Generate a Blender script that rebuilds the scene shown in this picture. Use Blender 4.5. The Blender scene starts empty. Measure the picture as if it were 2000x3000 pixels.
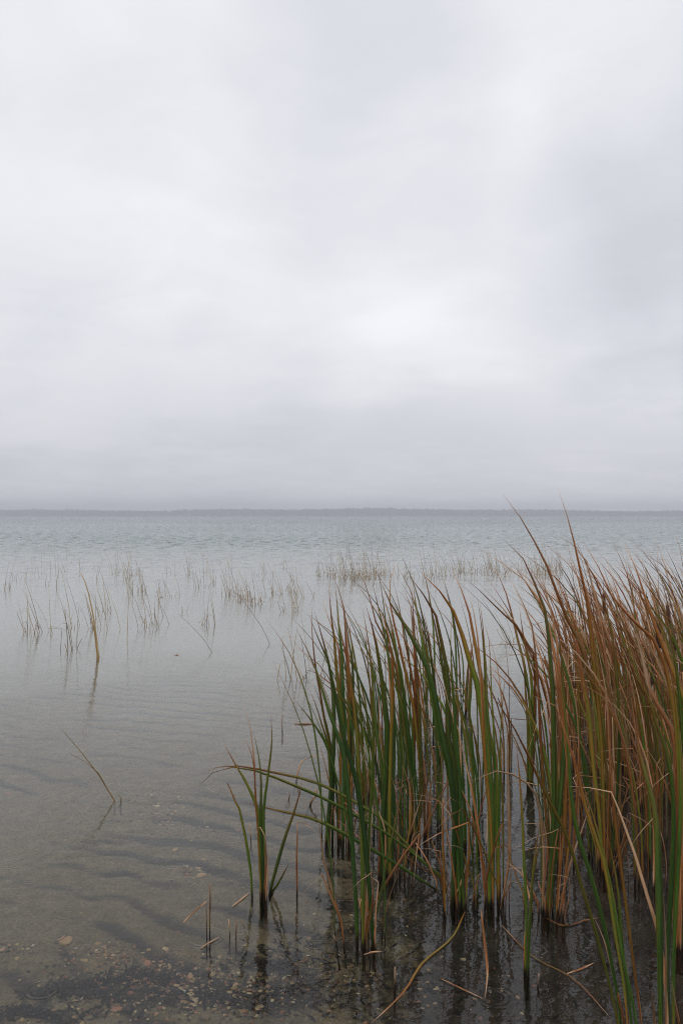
import bpy, math, random
import numpy as np
from mathutils import Vector, noise as mnoise
random.seed(11); R = random.Random(5)
sc = bpy.context.scene
col = sc.collection
# ------------------------------------------------------------------ camera
H_EYE, FPX, W, HPX, HORIZON = 1.5, 2420.0, 2000, 3000, 1511.0
PITCH = math.atan((HORIZON - HPX / 2) / FPX)
cam = bpy.data.objects.new('camera', bpy.data.cameras.new('camera')); col.objects.link(cam)
cam.location = (0, 0, H_EYE); cam.rotation_euler = (math.pi / 2 + PITCH, 0, 0)
cam.data.sensor_fit = 'VERTICAL'; cam.data.sensor_height = 36; cam.data.lens = 36 * FPX / HPX
cam.data.clip_start = 0.05; cam.data.clip_end = 9000
sc.camera = cam
# ------------------------------------------------------------------ sky, sun, exposure
SUN_EL, SUN_AZ = math.radians(56), math.radians(205)      # behind the camera, hidden by cloud
world = bpy.data.worlds.new('World'); sc.world = world; world.use_nodes = True
wn, wl = world.node_tree.nodes, world.node_tree.links
wn.clear()
def N(nodes, typ, **kw):
    n = nodes.new(typ)
    for k, v in kw.items():
        if k.startswith('i_'):
            n.inputs[k[2:].replace('_', ' ')].default_value = v
        else: setattr(n, k, v)
    return n
def wmath(op, a, b=None, nodes=wn, links=wl, clamp=False):
    n = nodes.new('ShaderNodeMath'); n.operation = op; n.use_clamp = clamp
    for i, v in enumerate((a, b)):
        if v is None: continue
        if isinstance(v, (int, float)): n.inputs[i].default_value = v
        else: links.new(v, n.inputs[i])
    return n.outputs[0]
sky = N(wn, 'ShaderNodeTexSky', sky_type='NISHITA', sun_disc=False, sun_elevation=SUN_EL, sun_rotation=SUN_AZ,
        air_density=1.0, dust_density=3.0, ozone_density=1.0)
tc = wn.new('ShaderNodeTexCoord')
sep = wn.new('ShaderNodeSeparateXYZ'); wl.new(tc.outputs['Generated'], sep.inputs[0])
up = wmath('MAXIMUM', sep.outputs['Z'], 0.0)
den = wmath('ADD', up, 0.16)
px = wmath('DIVIDE', sep.outputs['X'], den); py = wmath('DIVIDE', sep.outputs['Y'], den)
cxyz = wn.new('ShaderNodeCombineXYZ'); wl.new(px, cxyz.inputs[0]); wl.new(py, cxyz.inputs[1])
mp = N(wn, 'ShaderNodeMapping'); mp.inputs['Location'].default_value = (3.3, 1.9, 0.0); wl.new(cxyz.outputs[0], mp.inputs[0])
n1 = N(wn, 'ShaderNodeTexNoise', i_Scale=0.62, i_Detail=4.0, i_Roughness=0.45, i_Distortion=0.35); wl.new(mp.outputs[0], n1.inputs['Vector'])
n2 = N(wn, 'ShaderNodeTexNoise', i_Scale=2.6, i_Detail=7.0, i_Roughness=0.58, i_Distortion=0.4); wl.new(mp.outputs[0], n2.inputs['Vector'])
cl = wmath('ADD', wmath('MULTIPLY', n1.outputs['Fac'], 0.66), wmath('MULTIPLY', n2.outputs['Fac'], 0.34))
mr = N(wn, 'ShaderNodeMapRange', interpolation_type='SMOOTHSTEP'); wl.new(cl, mr.inputs['Value'])
mr.inputs['From Min'].default_value = 0.36; mr.inputs['From Max'].default_value = 0.64
mr.inputs['To Min'].default_value = 0.935; mr.inputs['To Max'].default_value = 1.055
# overcast dome: the horizon is dimmer than the cloud higher up
ev = N(wn, 'ShaderNodeMapRange', interpolation_type='SMOOTHSTEP'); wl.new(up, ev.inputs['Value'])
ev.inputs['From Min'].default_value = 0.0; ev.inputs['From Max'].default_value = 0.26
ev.inputs['To Min'].default_value = 0.80; ev.inputs['To Max'].default_value = 0.86
# thinner (brighter) and thicker (darker) places in the cloud deck
wv = N(wn, 'ShaderNodeTexNoise', i_Scale=2.6, i_Detail=4.0, i_Roughness=0.55); wl.new(tc.outputs['Generated'], wv.inputs['Vector'])
wo1 = wn.new('ShaderNodeVectorMath'); wo1.operation = 'SUBTRACT'; wl.new(wv.outputs['Color'], wo1.inputs[0]); wo1.inputs[1].default_value = (0.5, 0.5, 0.5)
wo2 = wn.new('ShaderNodeVectorMath'); wo2.operation = 'MULTIPLY_ADD'; wl.new(wo1.outputs[0], wo2.inputs[0]); wo2.inputs[1].default_value = (0.22, 0.22, 0.22); wl.new(tc.outputs['Generated'], wo2.inputs[2])
wo3 = wn.new('ShaderNodeVectorMath'); wo3.operation = 'NORMALIZE'; wl.new(wo2.outputs[0], wo3.inputs[0])
deck = mr.outputs[0]
for bx_, by_, br_, ba_ in [(450, 300, 15, .07), (1350, 760, 13, .10), (850, 800, 13, .05), (1080, 330, 12, -.075), (1950, 680, 13, -.085), (650, 1190, 9, -.06), (150, 1320, 9, -.03), (1750, 1200, 9, .035), (1700, 150, 9, .045)]:
    v_ = Vector(((bx_ - 1000) / FPX, 1.0, (1511 - by_) / FPX)).normalized()
    dt = wn.new('ShaderNodeVectorMath'); dt.operation = 'DOT_PRODUCT'; wl.new(wo3.outputs[0], dt.inputs[0]); dt.inputs[1].default_value = v_
    sm = N(wn, 'ShaderNodeMapRange', interpolation_type='SMOOTHERSTEP'); wl.new(dt.outputs['Value'], sm.inputs['Value'])
    sm.inputs['From Min'].default_value = math.cos(math.radians(br_)); sm.inputs['From Max'].default_value = 1.0; sm.inputs['To Max'].default_value = ba_ * 1.15
    deck = wmath('ADD', deck, sm.outputs[0])
val = wmath('MULTIPLY', deck, ev.outputs[0])
tint = wn.new('ShaderNodeMix'); tint.data_type = 'RGBA'
tint.inputs['A'].default_value = (0.930, 0.953, 1.02, 1); tint.inputs['B'].default_value = (0.968, 0.983, 1.025, 1)
tf = N(wn, 'ShaderNodeMapRange'); wl.new(deck, tf.inputs['Value']); tf.inputs['From Min'].default_value = 0.92; tf.inputs['From Max'].default_value = 1.1
wl.new(tf.outputs[0], tint.inputs['Factor'])
cloud = wn.new('ShaderNodeVectorMath'); cloud.operation = 'SCALE'
wl.new(tint.outputs['Result'], cloud.inputs[0]); wl.new(val, cloud.inputs['Scale'])
bg_sky = N(wn, 'ShaderNodeBackground', i_Strength=0.06); wl.new(sky.outputs[0], bg_sky.inputs['Color'])
bg_cl = N(wn, 'ShaderNodeBackground', i_Strength=1.0); wl.new(cloud.outputs[0], bg_cl.inputs['Color'])
mixw = N(wn, 'ShaderNodeMixShader'); mixw.inputs[0].default_value = 0.94
wl.new(bg_sky.outputs[0], mixw.inputs[1]); wl.new(bg_cl.outputs[0], mixw.inputs[2])
wo = wn.new('ShaderNodeOutputWorld'); wl.new(mixw.outputs[0], wo.inputs['Surface'])
sun = bpy.data.objects.new('sun', bpy.data.lights.new('sun', 'SUN')); col.objects.link(sun)
sun.data.energy = 1.0; sun.data.angle = math.radians(40); sun.data.color = (1, 0.97, 0.93)
sun.rotation_euler = (math.pi / 2 - SUN_EL, 0, math.pi - SUN_AZ)
sc.view_settings.view_transform = 'Standard'; sc.view_settings.look = 'None'
sc.view_settings.exposure = 0.0; sc.view_settings.gamma = 1.0; sc.view_settings.use_curve_mapping = False
sc.render.engine = 'CYCLES'
sc.cycles.use_denoising = True; sc.cycles.denoiser = 'OPENIMAGEDENOISE'; sc.cycles.denoising_prefilter = 'NONE'; sc.cycles.denoising_input_passes = 'RGB_ALBEDO_NORMAL'
sc.cycles.use_adaptive_sampling = False
sc.cycles.max_bounces = 8; sc.cycles.transparent_max_bounces = 12; sc.cycles.transmission_bounces = 8
sc.cycles.glossy_bounces = 4; sc.cycles.diffuse_bounces = 3; sc.cycles.volume_bounces = 0
sc.cycles.sample_clamp_indirect = 6
sc.cycles.filter_width = 1.1

# ------------------------------------------------------------------ helpers
def ray(x, y):
    dx, dy = (x - W / 2) / FPX, (HPX / 2 - y) / FPX
    c, s = math.cos(PITCH), math.sin(PITCH)
    return Vector((dx, c - dy * s, s + dy * c))
def at(x, y, Y):
    d = ray(x, y); k = Y / d.y
    return Vector((d.x * k, Y, H_EYE + d.z * k))
def on_water(x, y, z=0.0):
    d = ray(x, y); k = (z - H_EYE) / d.z
    return Vector((d.x * k, d.y * k, z))
def water_depth(x, y):
    if y < 2: return 0.17 + (y - 2) * 0.075
    if y < 12: return 0.17 + (y - 2) * 0.022
    if y < 30: return 0.39 + (y - 12) * 0.03
    return min(0.93 + (y - 30) * 0.05, 5.0)
def tag(o, label=None, cat=None, group=None, kind=None):
    if label: o['label'] = label
    if cat: o['category'] = cat
    if group: o['group'] = group
    if kind: o['kind'] = kind
    return o
def empty(name, loc):
    o = bpy.data.objects.new(name, None); col.objects.link(o); o.location = loc
    o.empty_display_size = 0.05
    return o
def mesh_obj(name, verts, faces, mat, parent=None, smooth=True, attrs=None, loc=None):
    me = bpy.data.meshes.new(name); me.from_pydata([tuple(v) for v in verts], [], faces)
    if smooth: me.polygons.foreach_set('use_smooth', [True] * len(me.polygons))
    for k, v in (attrs or {}).items():
        a = me.attributes.new(k, 'FLOAT', 'POINT'); a.data.foreach_set('value', np.asarray(v, dtype=np.float32))
    me.materials.append(mat); me.update()
    o = bpy.data.objects.new(name, me); col.objects.link(o)
    if parent is not None: o.parent = parent
    if loc is not None: o.location = loc
    return o
def grid_mesh(name, xs, ys, zf, mat):
    X, Y = np.meshgrid(xs, ys); Z = zf(X, Y)
    v = np.stack([X, Y, Z], -1).reshape(-1, 3).astype(np.float32)
    nx, ny = len(xs), len(ys)
    i = (np.arange(ny - 1)[:, None] * nx + np.arange(nx - 1)[None, :]).reshape(-1)
    f = np.stack([i, i + 1, i + 1 + nx, i + nx], -1).astype(np.int32)
    me = bpy.data.meshes.new(name)
    me.vertices.add(len(v)); me.vertices.foreach_set('co', v.reshape(-1))
    me.loops.add(f.size); me.loops.foreach_set('vertex_index', f.reshape(-1))
    me.polygons.add(len(f)); me.polygons.foreach_set('loop_start', np.arange(0, f.size, 4, dtype=np.int32))
    me.polygons.foreach_set('use_smooth', np.ones(len(f), dtype=bool))
    me.update(calc_edges=True); me.validate(); me.materials.append(mat)
    o = bpy.data.objects.new(name, me); col.objects.link(o)
    return o
# ------------------------------------------------------------------ materials
def new_mat(name):
    m = bpy.data.materials.new(name); m.use_nodes = True
    m.node_tree.nodes.clear()
    return m, m.node_tree.nodes, m.node_tree.links
def ramp(nodes, stops):
    r = nodes.new('ShaderNodeValToRGB'); e = r.color_ramp.elements
    e[0].position, e[0].color = stops[0][0], (*stops[0][1], 1)
    e[1].position, e[1].color = stops[-1][0], (*stops[-1][1], 1)
    for p, c in stops[1:-1]:
        k = e.new(p); k.color = (*c, 1)
    return r
def leaf_material():
    m, n, l = new_mat('cattail_leaf')
    M = lambda op, a, b=None, clamp=False: wmath(op, a, b, n, l, clamp)
    t = N(n, 'ShaderNodeAttribute', attribute_name='along').outputs['Fac']
    dry = N(n, 'ShaderNodeAttribute', attribute_name='dry').outputs['Fac']
    u = N(n, 'ShaderNodeAttribute', attribute_name='across').outputs['Fac']
    seed = N(n, 'ShaderNodeAttribute', attribute_name='seed').outputs['Fac']
    cx = n.new('ShaderNodeCombineXYZ')
    l.new(M('MULTIPLY', u, 1.2), cx.inputs[0]); l.new(M('MULTIPLY', t, 5.0), cx.inputs[1]); l.new(M('MULTIPLY', seed, 91.0), cx.inputs[2])
    blot = N(n, 'ShaderNodeTexNoise', i_Scale=1.6, i_Detail=5.0, i_Roughness=0.65); l.new(cx.outputs[0], blot.inputs['Vector'])
    cv = n.new('ShaderNodeCombineXYZ')
    l.new(M('MULTIPLY', u, 16.0), cv.inputs[0]); l.new(M('MULTIPLY', t, 2.5), cv.inputs[1]); l.new(M('MULTIPLY', seed, 37.0), cv.inputs[2])
    vein = N(n, 'ShaderNodeTexNoise', i_Scale=1.0, i_Detail=2.0); l.new(cv.outputs[0], vein.inputs['Vector'])
    # drier towards the tip, and along the edges
    tip = M('MULTIPLY', M('POWER', t, 3.6), 0.66)
    d = M('ADD', dry, tip)
    d = M('ADD', d, M('MULTIPLY', M('SUBTRACT', blot.outputs['Fac'], 0.5), 0.95))
    d = M('ADD', d, M('MULTIPLY', M('SUBTRACT', vein.outputs['Fac'], 0.5), 0.22))
    ed = M('MULTIPLY', M('POWER', M('ABSOLUTE', u), 5.0), 0.34); d = M('ADD', d, ed)
    bs = N(n, 'ShaderNodeMapRange', interpolation_type='SMOOTHSTEP'); l.new(t, bs.inputs['Value'])
    bs.inputs['From Min'].default_value = 0.06; bs.inputs['From Max'].default_value = 0.30
    bs.inputs['To Min'].default_value = 0.22; bs.inputs['To Max'].default_value = 0.0
    d = M('ADD', d, M('MULTIPLY', bs.outputs[0], M('ADD', M('MULTIPLY', seed, 2.2), 0.3)), True)
    r = ramp(n, [(0.0, (0.040, 0.098, 0.016)), (0.22, (0.085, 0.160, 0.018)), (0.40, (0.190, 0.185, 0.020)),
                 (0.53, (0.310, 0.155, 0.022)), (0.68, (0.260, 0.074, 0.020)), (0.84, (0.540, 0.215, 0.068)), (1.0, (0.680, 0.430, 0.250))])
    l.new(d, r.inputs[0])
    vv = M('MULTIPLY', M('ADD', M('MULTIPLY', vein.outputs['Fac'], 0.7), 0.65), M('ADD', M('MULTIPLY', M('FRACT', M('MULTIPLY', seed, 7.31)), 0.8), 0.5))
    # dark flecks and mould spots
    cf = n.new('ShaderNodeCombineXYZ'); l.new(M('MULTIPLY', u, 3.0), cf.inputs[0]); l.new(M('MULTIPLY', t, 70.0), cf.inputs[1]); l.new(M('MULTIPLY', seed, 53.0), cf.inputs[2])
    fl = N(n, 'ShaderNodeTexNoise', i_Scale=1.0, i_Detail=3.0); l.new(cf.outputs[0], fl.inputs['Vector'])
    fm = N(n, 'ShaderNodeMapRange'); l.new(fl.outputs['Fac'], fm.inputs['Value']); fm.inputs['From Min'].default_value = 0.60; fm.inputs['From Max'].default_value = 0.70; fm.inputs['To Min'].default_value = 1.0; fm.inputs['To Max'].default_value = 0.45
    vv = M('MULTIPLY', vv, fm.outputs[0])
    cm = n.new('ShaderNodeVectorMath'); cm.operation = 'SCALE'; l.new(r.outputs[0], cm.inputs[0]); l.new(vv, cm.inputs['Scale'])
    # stained, slimy foot: below the waterline and a finger's breadth above it
    gp = n.new('ShaderNodeNewGeometry'); gs = n.new('ShaderNodeSeparateXYZ'); l.new(gp.outputs['Position'], gs.inputs[0])
    st = N(n, 'ShaderNodeMapRange', interpolation_type='SMOOTHSTEP'); l.new(M('ADD', gs.outputs['Z'], M('MULTIPLY', M('SUBTRACT', blot.outputs['Fac'], 0.5), 0.12)), st.inputs['Value'])
    st.inputs['From Min'].default_value = 0.0; st.inputs['From Max'].default_value = 0.045
    cs = n.new('ShaderNodeMix'); cs.data_type = 'RGBA'; wet = N(n, 'ShaderNodeAttribute', attribute_name='rooted').outputs['Fac']; l.new(M('SUBTRACT', 1.0, M('MULTIPLY', wet, M('SUBTRACT', 1.0, st.outputs[0]))), cs.inputs['Factor']); cs.inputs['A'].default_value = (0.022, 0.013, 0.007, 1); l.new(cm.outputs[0], cs.inputs['B'])
    cm = cs
    bp = N(n, 'ShaderNodeBump', i_Strength=0.35, i_Distance=0.002); l.new(vein.outputs['Fac'], bp.inputs['Height'])
    b = N(n, 'ShaderNodeBsdfPrincipled', i_Roughness=0.42, i_IOR=1.42)
    l.new(cm.outputs['Result'], b.inputs['Base Color']); l.new(bp.outputs[0], b.inputs['Normal'])
    tr = n.new('ShaderNodeBsdfTranslucent'); l.new(cm.outputs['Result'], tr.inputs['Color'])
    mx = N(n, 'ShaderNodeMixShader'); mx.inputs[0].default_value = 0.16
    l.new(b.outputs[0], mx.inputs[1]); l.new(tr.outputs[0], mx.inputs[2])
    o = n.new('ShaderNodeOutputMaterial'); l.new(mx.outputs[0], o.inputs['Surface'])
    return m
def simple_material(name, stops, scale, rough=0.6, bump=0.0, stretch=(1, 1, 1), detail=4):
    m, n, l = new_mat(name)
    g = n.new('ShaderNodeTexCoord'); oi = n.new('ShaderNodeObjectInfo')
    mpn = n.new('ShaderNodeMapping'); mpn.inputs['Scale'].default_value = stretch; l.new(g.outputs['Object'], mpn.inputs[0])
    tx = N(n, 'ShaderNodeTexNoise', i_Scale=scale, i_Detail=detail, i_Roughness=0.6); tx.noise_dimensions = '4D'
    l.new(mpn.outputs[0], tx.inputs['Vector'])
    l.new(wmath('MULTIPLY', oi.outputs['Random'], 40.0, n, l), tx.inputs['W'])
    f = wmath('ADD', tx.outputs['Fac'], wmath('MULTIPLY', wmath('SUBTRACT', oi.outputs['Random'], 0.5, n, l), 0.5, n, l), n, l)
    r = ramp(n, stops); l.new(f, r.inputs[0])
    b = N(n, 'ShaderNodeBsdfPrincipled', i_Roughness=rough); l.new(r.outputs[0], b.inputs['Base Color'])
    if bump:
        bp = N(n, 'ShaderNodeBump', i_Strength=0.6, i_Distance=bump); l.new(tx.outputs['Fac'], bp.inputs['Height']); l.new(bp.outputs[0], b.inputs['Normal'])
    o = n.new('ShaderNodeOutputMaterial'); l.new(b.outputs[0], o.inputs['Surface'])
    return m
LEAF = leaf_material()
SPIKE = simple_material('cattail_spike', [(0.3, (0.035, 0.014, 0.008)), (0.7, (0.085, 0.035, 0.018))], 60, 0.9, 0.002)
RUSH = simple_material('bulrush_stem', [(0.2, (0.08, 0.055, 0.02)), (0.45, (0.26, 0.165, 0.065)), (0.75, (0.46, 0.32, 0.13))], 6, 0.6)
RUSHFOOT = simple_material('bulrush_foot', [(0.3, (0.16, 0.10, 0.03)), (0.7, (0.42, 0.29, 0.10))], 8, 0.6)
STONE = simple_material('lake_stone', [(0.2, (0.11, 0.08, 0.05)), (0.4, (0.42, 0.30, 0.13)), (0.55, (0.32, 0.14, 0.08)), (0.75, (0.52, 0.40, 0.21))], 7, 0.7, 0.002)
GRAVEL = None
def water_material():
    m, n, l = new_mat('lake_water')
    M = lambda op, a, b=None, clamp=False: wmath(op, a, b, n, l, clamp)
    g = n.new('ShaderNodeTexCoord')
    s = n.new('ShaderNodeSeparateXYZ'); l.new(g.outputs['Object'], s.inputs[0])
    def noise(scale, sx, sy, det, rough=0.5, rot=0.0):
        mpn = n.new('ShaderNodeMapping'); mpn.inputs['Scale'].default_value = (sx, sy, 1); mpn.inputs['Rotation'].default_value = (0, 0, rot)
        l.new(g.outputs['Object'], mpn.inputs[0])
        t = N(n, 'ShaderNodeTexNoise', i_Scale=scale, i_Detail=det, i_Roughness=rough); t.noise_dimensions = '2D'
        l.new(mpn.outputs[0], t.inputs['Vector'])
        return t.outputs['Fac']
    def fade(a, b, lo, hi):
        f = N(n, 'ShaderNodeMapRange', interpolation_type='SMOOTHSTEP'); l.new(s.outputs['Y'], f.inputs['Value'])
        f.inputs['From Min'].default_value = a; f.inputs['From Max'].default_value = b
        f.inputs['To Min'].default_value = lo; f.inputs['To Max'].default_value = hi
        return f.outputs[0]
    # gentle ripples close by, wind waves on the open lake beyond the rushes
    h = M('MULTIPLY', noise(9.0, 0.8, 1.3, 3, 0.55, 0.15), 0.0022)
    h = M('ADD', h, M('MULTIPLY', noise(30.0, 0.9, 1.2, 2), 0.00042))
    # wind waves: slopes of the open water, steeper outside the shelter of the rushes
    def slopes(scale, sx, sy, det, rot):
        mpn = n.new('ShaderNodeMapping'); mpn.inputs['Scale'].default_value = (sx, sy, 1); mpn.inputs['Rotation'].default_value = (0, 0, rot)
        l.new(g.outputs['Object'], mpn.inputs[0])
        t = N(n, 'ShaderNodeTexNoise', i_Scale=scale, i_Detail=det, i_Roughness=0.6); t.noise_dimensions = '2D'
        l.new(mpn.outputs[0], t.inputs['Vector'])
        c = n.new('ShaderNodeSeparateColor'); l.new(t.outputs['Color'], c.inputs[0]); return c.outputs[0], c.outputs[1]
    patch = M('ADD', M('MULTIPLY', noise(0.05, 0.5, 1.0, 3), 1.1), 0.45)
    
    str_ = M('MULTIPLY', patch, fade(13.0, 46.0, 0.03, 1.0))
    ax, ay = slopes(1.5, 1.1, 0.75, 3, 0.1); bx_, by_ = slopes(5.0, 1.2, 0.8, 2, -0.15)
    tot = lambda a, b, k, off: M('MULTIPLY', M('ADD', M('ADD', M('MULTIPLY', M('SUBTRACT', a, 0.5), k), M('MULTIPLY', M('SUBTRACT', b, 0.5), k * 0.5)), off), str_)
    nv = n.new('ShaderNodeCombineXYZ'); l.new(tot(ax, bx_, 0.45, 0.0), nv.inputs[0]); l.new(tot(ay, by_, 1.25, -0.07), nv.inputs[1]); nv.inputs[2].default_value = 0.0
    geo = n.new('ShaderNodeNewGeometry'); na = n.new('ShaderNodeVectorMath'); na.operation = 'ADD'; l.new(geo.outputs['Normal'], na.inputs[0]); l.new(nv.outputs[0], na.inputs[1])
    nn = n.new('ShaderNodeVectorMath'); nn.operation = 'NORMALIZE'; l.new(na.outputs[0], nn.inputs[0])
    for sc_, off in ((2.6, 0.0), (4.1, 7.7)):
        mpn = n.new('ShaderNodeMapping'); mpn.inputs['Location'].default_value = (off, off * 0.7, 0); l.new(g.outputs['Object'], mpn.inputs[0])
        v = N(n, 'ShaderNodeTexVoronoi', feature='F1', i_Scale=sc_, i_Randomness=0.9); v.voronoi_dimensions = '2D'
        l.new(mpn.outputs[0], v.inputs['Vector'])
        rc = n.new('ShaderNodeSeparateColor'); l.new(v.outputs['Color'], rc.inputs[0])
        r = M('DIVIDE', v.outputs['Distance'], sc_)                       # metres from the drop
        rad = M('ADD', M('MULTIPLY', rc.outputs[0], 0.062), 0.008)
        x = M('DIVIDE', M('SUBTRACT', r, rad), 0.016)
        ga = M('EXPONENT', M('MULTIPLY', M('MULTIPLY', x, x), -1.0))
        w = M('MULTIPLY', M('SINE', M('MULTIPLY', x, 5.0)), ga)
        on = M('MULTIPLY', M('GREATER_THAN', rc.outputs[1], 0.72), fade(4.0, 12.0, 0.00042, 0.0))
        h = M('ADD', h, M('MULTIPLY', w, on))
    bp = N(n, 'ShaderNodeBump', i_Strength=1.0, i_Distance=1.0); l.new(h, bp.inputs['Height']); l.new(nn.outputs[0], bp.inputs['Normal'])
    gl = N(n, 'ShaderNodeBsdfGlass', i_Roughness=0.0, i_IOR=1.333); gl.inputs['Color'].default_value = (0.97, 0.98, 0.98, 1)
    l.new(bp.outputs[0], gl.inputs['Normal'])
    o = n.new('ShaderNodeOutputMaterial'); l.new(gl.outputs[0], o.inputs['Surface'])
    return m
def bed_material():
    m, n, l = new_mat('lake_bed')
    M = lambda op, a, b=None, clamp=False: wmath(op, a, b, n, l, clamp)
    g = n.new('ShaderNodeTexCoord'); s = n.new('ShaderNodeSeparateXYZ'); l.new(g.outputs['Object'], s.inputs[0])
    def noise(scale, det, rough=0.55, sx=1, sy=1, off=0.0, dist=0.0):
        mpn = n.new('ShaderNodeMapping'); mpn.inputs['Scale'].default_value = (sx, sy, 1); mpn.inputs['Location'].default_value = (off, off, 0)
        l.new(g.outputs['Object'], mpn.inputs[0])
        t = N(n, 'ShaderNodeTexNoise', i_Scale=scale, i_Detail=det, i_Roughness=rough, i_Distortion=dist); l.new(mpn.outputs[0], t.inputs['Vector'])
        return t.outputs['Fac']
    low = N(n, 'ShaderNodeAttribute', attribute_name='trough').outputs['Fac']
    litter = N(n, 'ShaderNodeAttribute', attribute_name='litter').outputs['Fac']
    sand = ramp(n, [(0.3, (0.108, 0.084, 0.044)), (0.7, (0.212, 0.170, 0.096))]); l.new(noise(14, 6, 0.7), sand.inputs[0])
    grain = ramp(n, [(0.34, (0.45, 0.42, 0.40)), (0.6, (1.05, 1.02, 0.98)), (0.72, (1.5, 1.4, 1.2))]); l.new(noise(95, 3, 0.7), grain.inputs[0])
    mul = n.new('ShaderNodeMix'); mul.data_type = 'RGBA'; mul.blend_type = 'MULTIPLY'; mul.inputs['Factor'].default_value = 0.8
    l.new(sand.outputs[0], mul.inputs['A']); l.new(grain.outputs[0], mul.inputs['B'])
    # fine dark detritus settles in the ripple troughs and in drifts of leaf litter; under the reeds their shade is painted in too
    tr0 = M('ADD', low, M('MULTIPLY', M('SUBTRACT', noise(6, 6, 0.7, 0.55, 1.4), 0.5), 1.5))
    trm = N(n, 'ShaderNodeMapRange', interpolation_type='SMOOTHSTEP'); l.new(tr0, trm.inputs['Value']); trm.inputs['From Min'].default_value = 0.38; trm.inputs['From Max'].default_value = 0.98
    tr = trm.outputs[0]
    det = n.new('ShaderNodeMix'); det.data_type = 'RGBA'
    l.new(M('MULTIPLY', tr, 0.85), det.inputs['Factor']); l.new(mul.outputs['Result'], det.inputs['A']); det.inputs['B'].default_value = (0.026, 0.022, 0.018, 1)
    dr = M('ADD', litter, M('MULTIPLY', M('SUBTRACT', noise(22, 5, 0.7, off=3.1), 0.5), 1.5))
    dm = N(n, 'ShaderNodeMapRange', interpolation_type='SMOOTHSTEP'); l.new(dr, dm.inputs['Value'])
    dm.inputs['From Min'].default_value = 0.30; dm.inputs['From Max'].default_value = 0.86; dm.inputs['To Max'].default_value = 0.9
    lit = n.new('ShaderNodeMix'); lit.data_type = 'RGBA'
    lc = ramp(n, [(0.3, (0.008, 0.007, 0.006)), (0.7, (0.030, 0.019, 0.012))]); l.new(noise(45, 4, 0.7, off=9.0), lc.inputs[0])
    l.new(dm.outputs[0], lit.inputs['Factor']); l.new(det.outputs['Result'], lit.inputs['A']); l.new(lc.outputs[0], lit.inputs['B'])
    # bed colour grows paler farther out
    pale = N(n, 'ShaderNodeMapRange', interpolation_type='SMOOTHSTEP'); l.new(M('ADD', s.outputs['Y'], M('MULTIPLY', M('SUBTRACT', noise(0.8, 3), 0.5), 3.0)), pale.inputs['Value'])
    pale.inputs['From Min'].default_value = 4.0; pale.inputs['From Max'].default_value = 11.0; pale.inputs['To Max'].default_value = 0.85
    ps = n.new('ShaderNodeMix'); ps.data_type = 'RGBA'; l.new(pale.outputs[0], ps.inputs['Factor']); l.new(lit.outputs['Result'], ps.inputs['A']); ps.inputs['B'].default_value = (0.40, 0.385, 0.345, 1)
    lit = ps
    # open lake: blue-green put into the bed colour for light scattered in deep water
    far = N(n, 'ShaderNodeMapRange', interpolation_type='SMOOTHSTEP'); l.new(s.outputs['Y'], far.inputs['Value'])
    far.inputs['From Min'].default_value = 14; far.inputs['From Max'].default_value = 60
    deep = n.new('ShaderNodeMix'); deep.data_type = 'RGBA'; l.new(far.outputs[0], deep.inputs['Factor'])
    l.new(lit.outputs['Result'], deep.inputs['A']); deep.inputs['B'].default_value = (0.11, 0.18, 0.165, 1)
    b = N(n, 'ShaderNodeBsdfPrincipled', i_Roughness=0.9); l.new(deep.outputs['Result'], b.inputs['Base Color'])
    bp = N(n, 'ShaderNodeBump', i_Strength=0.7, i_Distance=0.006); l.new(noise(70, 4, 0.7), bp.inputs['Height']); l.new(bp.outputs[0], b.inputs['Normal'])
    o = n.new('ShaderNodeOutputMaterial'); l.new(b.outputs[0], o.inputs['Surface'])
    return m

# ------------------------------------------------------------------ the setting: bed, water, far shore
def lines(fine_lo, fine_hi, step, lo, hi, grow=1.18):
    a = list(np.arange(fine_lo, fine_hi, step)); s = step; v = fine_hi
    while v < hi: a.append(v); s *= grow; v += s
    a.append(hi); s = step; v = fine_lo
    b = []
    while v > lo: s *= grow; v -= s; b.append(max(v, lo))
    return np.array(sorted(set(b + a)))
RNG = np.random.default_rng(3)
def smooth(a, b, x):
    t = np.clip((x - a) / (b - a), 0, 1); return t * t * (3 - 2 * t)
def wob(X, Y, k):                     # a cheap smooth field made of a few sines
    r = np.random.default_rng(k); z = np.zeros_like(X)
    for i in range(7):
        a = r.uniform(0, 6.28); f = r.uniform(0.6, 3.2); z += np.sin(f * (X * np.cos(a) + Y * np.sin(a)) + r.uniform(0, 6.28)) / f ** 0.5
    return z / 3.2
def ripple_field(X, Y):
    ph = (Y * 0.93 + X * 0.46) * 2 * np.pi / 0.225 + 5.5 * wob(X * 1.3, Y * 1.1, 1) + 2.2 * wob(X * 3.6, Y * 2.4, 2) + 1.1 * wob(X * 9, Y * 7, 15)
    s = np.sin(ph); amp = np.clip(0.85 + 0.6 * wob(X * 1.5, Y * 1.3, 4) + 0.35 * wob(X * 4, Y * 5, 16), 0.1, 1.2)
    return s, amp
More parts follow.
